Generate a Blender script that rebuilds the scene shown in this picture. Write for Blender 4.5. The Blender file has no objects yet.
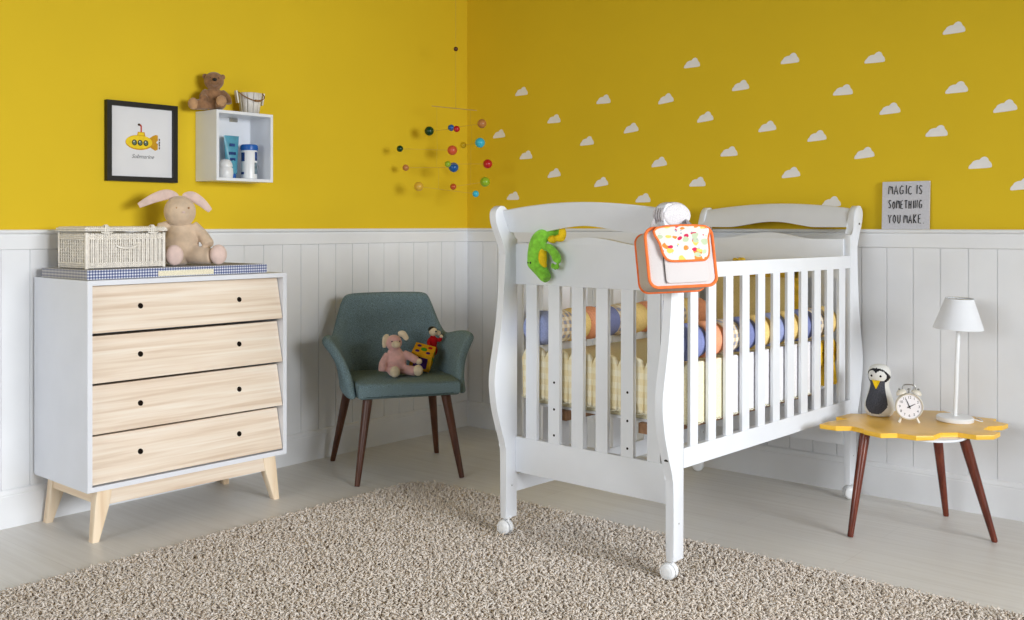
import bpy, bmesh, math, random
import numpy as np
from mathutils import Vector, Matrix, Euler, Quaternion
PI = math.pi
random.seed(7)
rng = np.random.default_rng(11)
SC = bpy.context.scene
COL = SC.collection

# ------------------------------------------------------------------ materials
def lin(c):
    out = []
    for v in c:
        v /= 255.0
        out.append(v / 12.92 if v <= 0.04045 else ((v + 0.055) / 1.055) ** 2.4)
    return (out[0], out[1], out[2], 1.0)

class NT:
    def __init__(s, name):
        s.m = bpy.data.materials.new(name); s.m.use_nodes = True
        s.t = s.m.node_tree; s.N = s.t.nodes; s.L = s.t.links
        s.b = s.N['Principled BSDF']
    def n(s, typ, **kw):
        nd = s.N.new(typ)
        for k, v in kw.items():
            if k in nd.inputs: nd.inputs[k].default_value = v
            else: setattr(nd, k, v)
        return nd
    def link(s, a, b): s.L.new(a, b)
    def coords(s, scale=(1, 1, 1), rot=(0, 0, 0), src='Object'):
        tc = s.n('ShaderNodeTexCoord'); mp = s.n('ShaderNodeMapping')
        mp.inputs['Scale'].default_value = scale; mp.inputs['Rotation'].default_value = rot
        s.link(tc.outputs[src], mp.inputs['Vector']); return mp.outputs['Vector']
    def bump(s, h, strength=0.2, dist=0.002):
        b = s.n('ShaderNodeBump'); b.inputs['Strength'].default_value = strength
        b.inputs['Distance'].default_value = dist
        s.link(h, b.inputs['Height']); s.link(b.outputs['Normal'], s.b.inputs['Normal'])
    def ramp(s, fac, stops):
        r = s.n('ShaderNodeValToRGB'); e = r.color_ramp.elements
        while len(e) < len(stops): e.new(0.5)
        for el, (p, c) in zip(e, stops): el.position = p; el.color = lin(c) if len(c) == 3 else c
        s.link(fac, r.inputs['Fac']); return r.outputs['Color']
    def mix(s, fac, a, b, mode='MIX'):
        m = s.n('ShaderNodeMix', data_type='RGBA', blend_type=mode)
        for sock, v in ((m.inputs[0], fac), (m.inputs[6], a), (m.inputs[7], b)):
            if isinstance(v, (int, float)): sock.default_value = v
            elif isinstance(v, tuple): sock.default_value = lin(v) if len(v) == 3 else v
            else: s.link(v, sock)
        return m.outputs[2]

def plain(name, c, rough=0.5, spec=0.5, var=0.06, nscale=12, bump=0.0, bscale=80, metal=0.0, sheen=0.0):
    k = NT(name); k.b.inputs['Roughness'].default_value = rough
    k.b.inputs['Metallic'].default_value = metal
    k.b.inputs['Specular IOR Level'].default_value = spec
    if sheen: k.b.inputs['Sheen Weight'].default_value = sheen
    v = k.coords()
    no = k.n('ShaderNodeTexNoise', Scale=nscale, Detail=3.0); k.link(v, no.inputs['Vector'])
    d = tuple(max(0, x * (1 - var)) for x in c); e = tuple(min(255, x * (1 + var * .5)) for x in c)
    k.link(k.ramp(no.outputs['Fac'], [(0.3, d), (0.7, e)]), k.b.inputs['Base Color'])
    if bump:
        nb = k.n('ShaderNodeTexNoise', Scale=bscale, Detail=2.0); k.link(v, nb.inputs['Vector'])
        k.bump(nb.outputs['Fac'], bump, 0.002)
    return k.m

def fabric(name, c, var=0.14, fine=600, bump=0.35):
    k = NT(name); k.b.inputs['Roughness'].default_value = 0.95; k.b.inputs['Specular IOR Level'].default_value = 0.15
    v = k.coords()
    no = k.n('ShaderNodeTexNoise', Scale=fine, Detail=1.0); k.link(v, no.inputs['Vector'])
    n2 = k.n('ShaderNodeTexNoise', Scale=9.0, Detail=2.0); k.link(v, n2.inputs['Vector'])
    d = tuple(x * (1 - var) for x in c); e = tuple(min(255, x * (1 + var)) for x in c)
    a = k.ramp(no.outputs['Fac'], [(0.3, d), (0.7, e)])
    k.link(k.mix(0.12, a, n2.outputs['Fac'], 'SOFT_LIGHT'), k.b.inputs['Base Color'])
    k.bump(no.outputs['Fac'], bump, 0.001)
    return k.m

def wood(name, c1, c2, c3, axis=1, rough=0.45, freq=1.0, knots=False):
    k = NT(name); k.b.inputs['Roughness'].default_value = rough
    sc = [34 * freq, 34 * freq, 34 * freq]; sc[axis] = .9 * freq
    v = k.coords(tuple(sc))
    n0 = k.n('ShaderNodeTexNoise', Scale=1.0, Detail=2.0); k.link(v, n0.inputs['Vector'])
    oi = k.n('ShaderNodeObjectInfo')
    ad = k.n('ShaderNodeVectorMath', operation='ADD'); k.link(v, ad.inputs[0])
    cm = k.n('ShaderNodeCombineXYZ'); mu = k.n('ShaderNodeMath', operation='MULTIPLY'); mu.inputs[1].default_value = 37.0
    k.link(oi.outputs['Random'], mu.inputs[0])
    for i in ('X', 'Y', 'Z'): k.link(mu.outputs[0], cm.inputs[i])
    k.link(cm.outputs[0], ad.inputs[1])
    nz = k.n('ShaderNodeTexNoise', Scale=1.0, Detail=4.0, Roughness=0.5, Distortion=0.35); k.link(ad.outputs[0], nz.inputs['Vector'])
    nf = k.n('ShaderNodeTexNoise', Scale=6.0, Detail=3.0); k.link(ad.outputs[0], nf.inputs['Vector'])
    a = k.ramp(nz.outputs['Fac'], [(0.30, c1), (0.5, c2), (0.68, c3)])
    b = k.ramp(nf.outputs['Fac'], [(0.3, c3), (0.65, c2)])
    k.link(k.mix(0.3, a, b), k.b.inputs['Base Color'])
    k.bump(nf.outputs['Fac'], 0.08, 0.001)
    return k.m

def checkmat(name, c1, c2, c3, scale, rot=(0, 0, 0), axes=('X', 'Y')):
    """woven gingham / plaid: bands in two directions multiplied"""
    k = NT(name); k.b.inputs['Roughness'].default_value = 0.95; k.b.inputs['Specular IOR Level'].default_value = 0.1
    v = k.coords(rot=rot); sp = k.n('ShaderNodeSeparateXYZ'); k.link(v, sp.inputs[0])
    outs = []
    for ax in axes:
        m = k.n('ShaderNodeMath', operation='MULTIPLY'); m.inputs[1].default_value = scale; k.link(sp.outputs[ax], m.inputs[0])
        f = k.n('ShaderNodeMath', operation='FRACT'); k.link(m.outputs[0], f.inputs[0])
        g = k.n('ShaderNodeMath', operation='GREATER_THAN'); g.inputs[1].default_value = 0.5; k.link(f.outputs[0], g.inputs[0])
        outs.append(g.outputs[0])
    ad = k.n('ShaderNodeMath', operation='ADD'); k.link(outs[0], ad.inputs[0]); k.link(outs[1], ad.inputs[1])
    dv = k.n('ShaderNodeMath', operation='MULTIPLY'); dv.inputs[1].default_value = 0.5; k.link(ad.outputs[0], dv.inputs[0])
    r = k.n('ShaderNodeValToRGB'); r.color_ramp.interpolation = 'CONSTANT'; e = r.color_ramp.elements; e.new(0.5)
    for el, p, c in zip(e, (0, .25, .75), (c1, c2, c3)): el.position = p; el.color = lin(c)
    k.link(dv.outputs[0], r.inputs['Fac']); k.link(r.outputs['Color'], k.b.inputs['Base Color'])
    return k.m

M = {}
def walls():
    k = NT('yellow_wall_paint'); k.b.inputs['Roughness'].default_value = 0.75; k.b.inputs['Specular IOR Level'].default_value = 0.25
    v = k.coords(); n = k.n('ShaderNodeTexNoise', Scale=2.0, Detail=2.0); k.link(v, n.inputs['Vector'])
    k.link(k.ramp(n.outputs['Fac'], [(0.3, YEL), (0.7, tuple(min(255, x * 1.02) for x in YEL))]), k.b.inputs['Base Color'])
    n2 = k.n('ShaderNodeTexNoise', Scale=220.0, Detail=2.0); k.link(v, n2.inputs['Vector']); k.bump(n2.outputs['Fac'], 0.08, 0.001)
    return k.m
YEL = (224, 191, 36)
M['yellow'] = walls()
M['white_paint'] = plain('white_wall_paint', (226, 226, 226), 0.6, 0.3, 0.02, 3)
M['ceiling_dimmed'] = plain('ceiling_dimmed', (150, 142, 132), 0.7, 0.3, 0.04, 3)  # unseen ceiling, toned darker to cut its bounce onto the upper walls
M['panel'] = plain('white_panel_paint', (234, 235, 237), 0.4, 0.4, 0.02, 4)
M['lacquer'] = plain('white_lacquer', (232, 235, 240), 0.32, 0.5, 0.015, 6)
M['chest_white'] = plain('chest_white', (228, 230, 236), 0.4, 0.4, 0.015, 6)
M['plastic'] = plain('white_plastic', (236, 237, 238), 0.3, 0.5, 0.01)
M['black'] = plain('black_paint', (22, 21, 20), 0.4, 0.4, 0.2, 40)
M['dark'] = plain('dark_hole', (26, 18, 12), 0.8, 0.1)
M['pine'] = wood('pine', (204, 176, 148), (230, 212, 191), (240, 229, 214), 1, 0.5, 1.6)
M['pine_leg'] = wood('pine_leg', (220, 188, 150), (238, 214, 182), (244, 226, 200), 2, 0.5)
M['pine_side'] = wood('pine_side', (220, 188, 150), (238, 214, 182), (244, 226, 200), 0, 0.5)
M['walnut'] = wood('walnut', (58, 30, 18), (84, 45, 27), (100, 58, 36), 2, 0.35)
M['mahogany'] = wood('mahogany', (66, 24, 14), (98, 40, 24), (124, 58, 36), 2, 0.25)
M['brownwood'] = wood('platform_wood', (130, 92, 62), (156, 116, 82), (170, 130, 96), 1, 0.6)
M['yellow_top'] = plain('yellow_lacquered_top', (240, 190, 84), 0.3, 0.5, 0.05, 9)
M['yellow_rim'] = plain('yellow_rim', (250, 196, 62), 0.35, 0.5, 0.03)
M['teal'] = fabric('teal_upholstery', (112, 132, 138), 0.26, 420)
M['piping_teal'] = fabric('teal_seam', (66, 86, 92), 0.1, 300)
M['steel'] = plain('steel', (190, 190, 188), 0.25, 0.5, 0.05, metal=1.0)

def floor_mat():
    k = NT('pale_wood_floor'); k.b.inputs['Roughness'].default_value = 0.38; k.b.inputs['Specular IOR Level'].default_value = 0.35
    v = k.coords(rot=(0, 0, 0))
    br = k.n('ShaderNodeTexBrick', offset=0.37); br.inputs['Scale'].default_value = 1.0
    br.inputs['Brick Width'].default_value = 1.3; br.inputs['Row Height'].default_value = 0.19
    br.inputs['Mortar Size'].default_value = 0.0012; br.inputs['Mortar Smooth'].default_value = 0.3
    br.inputs['Color1'].default_value = lin((222, 219, 213)); br.inputs['Color2'].default_value = lin((216, 212, 206))
    br.inputs['Mortar'].default_value = lin((196, 192, 185)); k.link(v, br.inputs['Vector'])
    v2 = k.coords((1.4, 26, 1)); n = k.n('ShaderNodeTexNoise', Scale=1.6, Detail=4.0, Distortion=0.4); k.link(v2, n.inputs['Vector'])
    g = k.ramp(n.outputs['Fac'], [(0.3, (207, 202, 194)), (0.55, (222, 219, 213)), (0.75, (228, 226, 221))])
    k.link(k.mix(0.45, br.outputs['Color'], g), k.b.inputs['Base Color'])
    k.bump(n.outputs['Fac'], 0.04, 0.001)
    return k.m
M['floor'] = floor_mat()

def pile_mat():
    k = NT('shag_yarn'); k.b.inputs['Roughness'].default_value = 0.95; k.b.inputs['Specular IOR Level'].default_value = 0.1
    at = k.n('ShaderNodeAttribute', attribute_name='yarn_tone')
    k.link(k.ramp(at.outputs['Fac'], [(0.0, (214, 200, 184)), (0.25, (244, 235, 224)), (0.7, (250, 243, 234)), (1.0, (255, 250, 244))]), k.b.inputs['Base Color'])
    # wool lets some light through
    tr = k.n('ShaderNodeBsdfTranslucent'); tr.inputs['Color'].default_value = lin((250, 240, 228)); mx = k.n('ShaderNodeMixShader'); mx.inputs[0].default_value = .4
    k.link(k.b.outputs[0], mx.inputs[1]); k.link(tr.outputs[0], mx.inputs[2]); k.link(mx.outputs[0], k.N['Material Output'].inputs['Surface'])
    return k.m
M['pile'] = pile_mat()
M['rug_base'] = fabric('rug_backing', (186, 172, 158), 0.2, 90)

# ------------------------------------------------------------------ mesh builder
class MB:
    def __init__(s): s.bm = bmesh.new(); s.mi = 0
    def _done(s, before):
        for f in s.bm.faces:
            if f not in before: f.material_index = s.mi
    def add(s, vs, fs, mat=None):
        bv = [s.bm.verts.new((mat @ Vector(v)) if mat else v) for v in vs]
        for f in fs:
            try: fc = s.bm.faces.new([bv[i] for i in f]); fc.material_index = s.mi; fc.smooth = True
            except ValueError: pass
        return bv
    def box(s, x0, x1, y0, y1, z0, z1, mat=None, bevel=0.0, seg=2):
        vs = [(x, y, z) for z in (z0, z1) for y in (y0, y1) for x in (x0, x1)]
        fs = [(0, 2, 3, 1), (4, 5, 7, 6), (0, 1, 5, 4), (2, 6, 7, 3), (0, 4, 6, 2), (1, 3, 7, 5)]
        bv = s.add(vs, fs, mat)
        if bevel: s._bev(bv, bevel, seg)
        return s
    def _bev(s, bv, w, seg):
        es = set()
        for v in bv:
            for e in v.link_edges: es.add(e)
        es = [e for e in es if e.is_valid and len(e.link_faces) == 2 and e.calc_face_angle(0) > 0.35]
        r = bmesh.ops.bevel(s.bm, geom=es, offset=w, segments=seg, affect='EDGES', profile=0.5, clamp_overlap=True)
        for f in r['faces']: f.material_index = s.mi; f.smooth = True
    def hexa(s, bot, top, bevel=0.0, mat=None, seg=2):
        bv = s.add(list(bot) + list(top), [(3, 2, 1, 0), (4, 5, 6, 7), (0, 1, 5, 4), (1, 2, 6, 5), (2, 3, 7, 6), (3, 0, 4, 7)], mat)
        if bevel: s._bev(bv, bevel, seg)
        return s
    def lathe(s, prof, mat=None, seg=24, a0=0.0, a1=2 * PI, matf=None):
        full = abs(a1 - a0 - 2 * PI) < 1e-6; n = seg if full else seg + 1
        rings = []
        for r, z in prof:
            if r < 1e-7:
                p = Vector((0, 0, z)); rings.append([s.bm.verts.new(mat @ p if mat else p)])
            else:
                ring = []
                for i in range(n):
                    a = a0 + (a1 - a0) * i / seg; p = Vector((r * math.cos(a), r * math.sin(a), z))
                    ring.append(s.bm.verts.new(mat @ p if mat else p))
                rings.append(ring)
        for j in range(len(rings) - 1):
            A, B = rings[j], rings[j + 1]
            for i in range(seg):
                i2 = (i + 1) % n
                q = [A[0]] if len(A) == 1 else [A[i], A[i2]]
                q += [B[0]] if len(B) == 1 else [B[i2], B[i]]
                if len(q) >= 3:
                    try: f = s.bm.faces.new(q); f.material_index = matf(i, j) if matf else s.mi; f.smooth = True
                    except ValueError: pass
        for ring, flip in ((rings[0], True), (rings[-1], False)):
            if len(ring) > 2 and full:
                try: f = s.bm.faces.new(ring[::-1] if flip else ring); f.material_index = s.mi
                except ValueError: pass
        return s
    def tube(s, pts, rad, seg=8, closed=False, mat=None, caps=True, flat=1.0):
        pts = [Vector(p) for p in pts]; n = len(pts)
        if not hasattr(rad, '__len__'): rad = [rad] * n
        rings = []; up = None
        for i in range(n):
            if closed: t = pts[(i + 1) % n] - pts[i - 1]
            else: t = pts[min(i + 1, n - 1)] - pts[max(i - 1, 0)]
            if t.length < 1e-9: t = Vector((0, 0, 1))
            t.normalize()
            if up is None:
                up = Vector((0, 0, 1)) if abs(t.z) < 0.9 else Vector((1, 0, 0))
            a = up - t * up.dot(t)
            if a.length < 1e-6: a = t.orthogonal()
            a.normalize(); up = a; b = t.cross(a)
            ring = []
            for k in range(seg):
                an = 2 * PI * k / seg; p = pts[i] + (a * math.cos(an) + b * math.sin(an) * flat) * rad[i]
                ring.append(s.bm.verts.new(mat @ p if mat else p))
            rings.append(ring)
        rng_ = range(n) if closed else range(n - 1)
        for j in rng_:
            A, B = rings[j], rings[(j + 1) % n]
            for k in range(seg):
                f = s.bm.faces.new([A[k], A[(k + 1) % seg], B[(k + 1) % seg], B[k]]); f.material_index = s.mi; f.smooth = True
        if caps and not closed:
            for ring, fl in ((rings[0], True), (rings[-1], False)):
                f = s.bm.faces.new(ring[::-1] if fl else ring); f.material_index = s.mi
        return s
    def ell(s, c, r, rot=(0, 0, 0), u=20, v=12, mat=None):
        if not hasattr(r, '__len__'): r = (r, r, r)
        m = Matrix.Translation(c) @ Euler(rot).to_matrix().to_4x4() @ Matrix.Diagonal((r[0], r[1], r[2], 1))
        if mat: m = mat @ m
        prof = [(math.sin(PI * i / v), -math.cos(PI * i / v)) for i in range(v + 1)]
        prof[0] = (0, -1); prof[-1] = (0, 1)
        s.lathe(prof, m, u); return s
    def prism(s, outline, t, mat=None, bevel=0.0, seg=2, z0=0.0):
        n = len(outline)
        lo = [(p[0], p[1], z0) for p in outline]; hi = [(p[0], p[1], z0 + t) for p in outline]
        vs = [s.bm.verts.new(mat @ Vector(v) if mat else v) for v in lo + hi]
        fs = [s.bm.faces.new(vs[:n][::-1]), s.bm.faces.new(vs[n:])]
        for i in range(n): fs.append(s.bm.faces.new([vs[i], vs[(i + 1) % n], vs[n + (i + 1) % n], vs[n + i]]))
        for f in fs: f.material_index = s.mi; f.smooth = True
        if bevel:
            es = [e for e in set(fs[0].edges) | set(fs[1].edges)]
            r = bmesh.ops.bevel(s.bm, geom=es, offset=bevel, segments=seg, affect='EDGES', profile=0.5, clamp_overlap=True)
            for f in r['faces']: f.material_index = s.mi; f.smooth = True
        return s
    def grid(s, rows, mat=None, closed=False):
        R = [[s.bm.verts.new(mat @ Vector(p) if mat else p) for p in row] for row in rows]
        for j in range(len(R) - 1):
            n = len(R[j])
            for i in range(n if closed else n - 1):
                f = s.bm.faces.new([R[j][i], R[j][(i + 1) % n], R[j + 1][(i + 1) % n], R[j + 1][i]]); f.material_index = s.mi; f.smooth = True
        return s
    def build(s, name, mats, parent=None, sharp=35, flip=True):
        if not isinstance(mats, (list, tuple)): mats = [mats]
        if flip: bmesh.ops.recalc_face_normals(s.bm, faces=s.bm.faces)
        me = bpy.data.meshes.new(name); s.bm.to_mesh(me); s.bm.free()
        for m in mats: me.materials.append(m)
        for p in me.polygons: p.use_smooth = True
        me.set_sharp_from_angle(angle=math.radians(sharp))
        o = bpy.data.objects.new(name, me); COL.objects.link(o)
        if parent is not None: o.parent = parent
        return o

def T(x=0, y=0, z=0, rx=0, ry=0, rz=0, s=1.0):
    return Matrix.Translation((x, y, z)) @ Euler((rx, ry, rz)).to_matrix().to_4x4() @ Matrix.Scale(s, 4)
def tag(o, label=None, cat=None, group=None, kind=None):
    if label: o['label'] = label
    if cat: o['category'] = cat
    if group: o['group'] = group
    if kind: o['kind'] = kind
    return o
def thing(name, label, cat, loc=(0, 0, 0), rz=0.0, group=None, rot=None):
    o = bpy.data.objects.new(name, None); COL.objects.link(o); o.empty_display_size = 0.05
    o.location = loc; o.rotation_euler = rot if rot else (0, 0, rz)
    return tag(o, label, cat, group)
def struct(o): return tag(o, kind='structure')
def rrect(w, h, r, n=5, cx=0.0, cy=0.0):
    out = []
    for sx, sy, a0 in ((1, 1, 0), (-1, 1, PI / 2), (-1, -1, PI), (1, -1, 1.5 * PI)):
        for i in range(n + 1):
            a = a0 + PI / 2 * i / n
            out.append((cx + sx * (w / 2 - r) + r * math.cos(a), cy + sy * (h / 2 - r) + r * math.sin(a)))
    return out
def smooth_path(pts, n=6, closed=False):
    P = [Vector(p) for p in pts]; out = []; L = len(P)
    for i in range(L if closed else L - 1):
        if closed: a, b, c, d = P[i - 1], P[i], P[(i + 1) % L], P[(i + 2) % L]
        else: a, b, c, d = P[max(i - 1, 0)], P[i], P[i + 1], P[min(i + 2, L - 1)]
        for k in range(n):
            t = k / n
            out.append(0.5 * ((2 * b) + (c - a) * t + (2 * a - 5 * b + 4 * c - d) * t * t + (3 * b - a - 3 * c + d) * t ** 3))
    if not closed: out.append(P[-1])
    return out
def fuse(o, voxel=0.004, it=4):
    """melt overlapping volumes of a stuffed toy into one continuous skin"""
    r = o.modifiers.new('skin', 'REMESH'); r.mode = 'VOXEL'; r.voxel_size = voxel; r.use_smooth_shade = True
    sm = o.modifiers.new('soften', 'SMOOTH'); sm.factor = 0.5; sm.iterations = it
    return o
def subsurf(o, lv=2):
    m = o.modifiers.new('round', 'SUBSURF'); m.levels = lv; m.render_levels = lv; return o
def text_mesh(name, body, size, mat, parent=None, mx=None, extr=0.0003, align='CENTER', shear=0.0):
    cu = bpy.data.curves.new(name, 'FONT'); cu.body = body; cu.size = size; cu.extrude = extr
    cu.align_x = align; cu.align_y = 'CENTER'; cu.shear = shear
    tmp = bpy.data.objects.new(name + '_src', cu); COL.objects.link(tmp)
    dg = bpy.context.evaluated_depsgraph_get(); me = bpy.data.meshes.new_from_object(tmp.evaluated_get(dg))
    bpy.data.objects.remove(tmp); bpy.data.curves.remove(cu)
    me.materials.clear(); me.materials.append(mat)
    if mx is not None: me.transform(mx)
    o = bpy.data.objects.new(name, me); COL.objects.link(o)
    if parent is not None: o.parent = parent
    return o

# ------------------------------------------------------------------ room shell
RX, RY, RZ = 7.0, -6.3, 2.65
m = MB(); m.box(-.12, RX + .12, RY - .12, .12, -.1, 0); struct(m.build('floor', M['floor']))
m = MB(); m.box(-.12, RX + .12, RY - .12, .12, RZ, RZ + .1); struct(m.build('ceiling', M['ceiling_dimmed']))
m = MB(); m.box(-.12, 0, RY - .12, .12, 0, RZ); struct(m.build('wall_left', M['yellow']))
m = MB(); m.box(0, RX, 0, .12, 0, RZ); struct(m.build('wall_back', M['yellow']))
# wall with the window that lights the room, and the wall behind the photographer
WY0, WY1, WZ0, WZ1 = -3.7, -1.0, .95, 2.45
m = MB()
m.box(RX, RX + .12, RY, WY0, 0, RZ); m.box(RX, RX + .12, WY1, 0, 0, RZ)
m.box(RX, RX + .12, WY0, WY1, 0, WZ0); m.box(RX, RX + .12, WY0, WY1, WZ1, RZ)
struct(m.build('wall_right', M['white_paint']))
FX0, FX1 = .7, 3.6
m = MB()
m.box(0, FX0, RY - .12, RY, 0, RZ); m.box(FX1, RX, RY - .12, RY, 0, RZ)
m.box(FX0, FX1, RY - .12, RY, 0, .9); m.box(FX0, FX1, RY - .12, RY, 2.45, RZ)
struct(m.build('wall_front', M['white_paint']))
def window(name, frame):
    struct(frame.build(name, M['lacquer']))
m = MB()
for y in (WY0, (WY0 + WY1) / 2 - .02, WY1 - .05): m.box(RX + .02, RX + .08, y, y + .05, WZ0, WZ1, bevel=.004)
for z in (WZ0, WZ1 - .05): m.box(RX + .02, RX + .08, WY0, WY1, z, z + .05, bevel=.004)
window('window_1', m)
m = MB()
for x in (FX0, (FX0 + FX1) / 2 - .02, FX1 - .05): m.box(x, x + .05, RY - .08, RY - .02, .9, 2.45, bevel=.004)
for z in (.9, 2.40): m.box(FX0, FX1, RY - .08, RY - .02, z, z + .05, bevel=.004)
window('window_2', m)

# beadboard panelling, rail and baseboard: profile runs swept along each wall
def beadboard(name, start, end, offset, place, pitch=.1088, face=.008, depth=.0045, gw=.005):
    pts = [(start, face)]; k = math.ceil((start - offset) / pitch)
    while offset + k * pitch < end - .01:
        g = offset + k * pitch
        if g - gw > start: pts += [(g - gw / 2, face), (g - gw * .2, face - depth), (g + gw * .2, face - depth), (g + gw / 2, face)]
        k += 1
    pts.append((end, face))
    b = MB(); b.grid([[place(p, d, .10) for p, d in pts], [place(p, d, 1.07) for p, d in pts]])
    return struct(b.build(name, M['panel'], sharp=20))
beadboard('trim_1', .008, -RY, .11, lambda p, d, z: (d, -p, z))
beadboard('trim_2', .008, RX, .018, lambda p, d, z: (p, -d, z))
RAIL = [(0, 1.055), (.014, 1.055), (.018, 1.058), (.018, 1.108), (.0165, 1.111), (.0165, 1.114), (.026, 1.118), (.029, 1.122), (.029, 1.128), (.026, 1.132), (0, 1.132)]
BASE = [(0, 0), (.020, 0), (.020, .118), (.0185, .1215), (.0185, .124), (.0195, .127), (.017, .140), (.012, .145), (0, .145)]
def run(name, prof, left):
    b = MB()
    if left: b.grid([[(d, -d, z) for d, z in prof], [(d, RY, z) for d, z in prof]])
    else: b.grid([[(d, -d, z) for d, z in prof], [(RX, -d, z) for d, z in prof]])
    return struct(b.build(name, M['panel'], sharp=20))
run('trim_3', RAIL, True); run('trim_4', RAIL, False)
run('baseboard_left', BASE, True); run('baseboard_back', BASE, False)

# ------------------------------------------------------------------ rug
RX0, RX1, RY0, RY1 = .715, 3.55, -3.35, -1.075
t = thing('shaggy_rug', 'large beige shaggy rug lying under the crib front on the pale floor', 'rug', (0, 0, 0))
def rug_out(inset=0.0, r=.16):
    return [(x, y) for x, y in rrect(RX1 - RX0 - 2 * inset, RY1 - RY0 - 2 * inset, r, 8, (RX0 + RX1) / 2, (RY0 + RY1) / 2)]
m = MB(); m.prism(rug_out(.01), .006, z0=.0005); m.build('backing', M['rug_base'], t)
def pile():
    xs, ys = [], []
    CAM = np.array([3.964, -4.312]); FW = np.array([-.6437, .7653])
    sp = .0084
    gx, gy = np.meshgrid(np.arange(RX0 + .012, RX1 - .012, sp), np.arange(RY0 + .012, RY1 - .012, sp))
    P = np.stack([gx.ravel(), gy.ravel()], 1) + rng.uniform(-.6, .6, (gx.size, 2)) * sp
    d = (P - CAM) @ FW
    keep = (d > 2.75) | (rng.uniform(size=len(P)) < .35)
    r = .16; cx = np.clip(P[:, 0], RX0 + r, RX1 - r); cy = np.clip(P[:, 1], RY0 + r, RY1 - r)
    keep &= np.hypot(P[:, 0] - cx, P[:, 1] - cy) < r - .008
    for wx, wy in CASTER_SPOTS:
        keep &= np.hypot(P[:, 0] - wx, P[:, 1] - wy) > .034
    P = P[keep]; n = len(P)
    # yarn strands flop in loose clumps
    ph = np.sin(P[:, 0] * 37 + 2.1 * np.sin(P[:, 1] * 29)) + np.cos(P[:, 1] * 41 + 1.7 * np.sin(P[:, 0] * 31))
    ang = ph * 1.2 + rng.uniform(-PI, PI, n)
    L = rng.uniform(.016, .025, n); lean = np.clip(rng.normal(.95, .38, n), .05, 1.7)
    fr = np.array([0, .4, .75, 1.0]); rad0 = rng.uniform(.0026, .0046, n)
    rr = np.array([.75, 1.0, .95, .55])
    dirx, diry = np.cos(ang), np.sin(ang); curl = rng.normal(0, 1.1, n)
    V = np.zeros((n, 4, 3, 3))
    for k, f in enumerate(fr):
        a = lean * f * 1.25
        h = L * f * np.cos(a * .75); o = L * f * np.sin(a * .75)
        ca = ang + curl * f
        c = np.stack([P[:, 0] + np.cos(ca) * o, P[:, 1] + np.sin(ca) * o, .005 + h * .88], 1)
        tx = np.stack([np.cos(ca) * np.sin(a), np.sin(ca) * np.sin(a), np.cos(a)], 1)
        s1 = np.stack([-np.sin(ca), np.cos(ca), np.zeros(n)], 1); s2 = np.cross(tx, s1)
        for j in range(3):
            th = 2 * PI * j / 3 + .5
            V[:, k, j] = c + (s1 * math.cos(th) + s2 * math.sin(th)) * (rad0 * rr[k])[:, None]
    V = V.reshape(-1, 3)
    base = (np.arange(n) * 12)[:, None]
    quads = []
    for k in range(3):
        for j in range(3):
            j2 = (j + 1) % 3
            quads.append([k * 3 + j, k * 3 + j2, (k + 1) * 3 + j2, (k + 1) * 3 + j])
    Q = (base[:, None, :] + np.array(quads)[None]).reshape(-1, 4)
    Tt = (base + np.array([9, 10, 11])[None])
    me = bpy.data.meshes.new('pile')
    nq, nt = len(Q), len(Tt)
    me.vertices.add(len(V)); me.vertices.foreach_set('co', V.astype(np.float32).ravel())
    me.loops.add(nq * 4 + nt * 3); me.loops.foreach_set('vertex_index', np.concatenate([Q.ravel(), Tt.ravel()]).astype(np.int32))
    me.polygons.add(nq + nt)
    me.polygons.foreach_set('loop_start', np.concatenate([np.arange(nq) * 4, nq * 4 + np.arange(nt) * 3]).astype(np.int32))
    me.polygons.foreach_set('use_smooth', np.ones(nq + nt, dtype=bool))
    me.update(calc_edges=True)
    tone = np.clip(rng.normal(.55, .27, n), 0, 1)
    at = me.attributes.new('yarn_tone', 'FLOAT', 'POINT'); at.data.foreach_set('value', np.repeat(tone, 12).astype(np.float32))
    me.materials.append(M['pile'])
    o = bpy.data.objects.new('pile', me); COL.objects.link(o); o.parent = t; o['kind'] = 'stuff'
CR_P0, CR_A, CR_UP = (2.272, -1.437), math.radians(-2.0), .005   # the front casters ride on the rug
def cw(lx, ly):
    c, s = math.cos(CR_A), math.sin(CR_A)
    return (CR_P0[0] + c * lx - s * ly, CR_P0[1] + s * lx + c * ly)
CASTER_LOCAL = [(-.027, -.045), (-.742, -.045)]
CASTER_SPOTS = [cw(*p) for p in CASTER_LOCAL]
pile()

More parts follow.
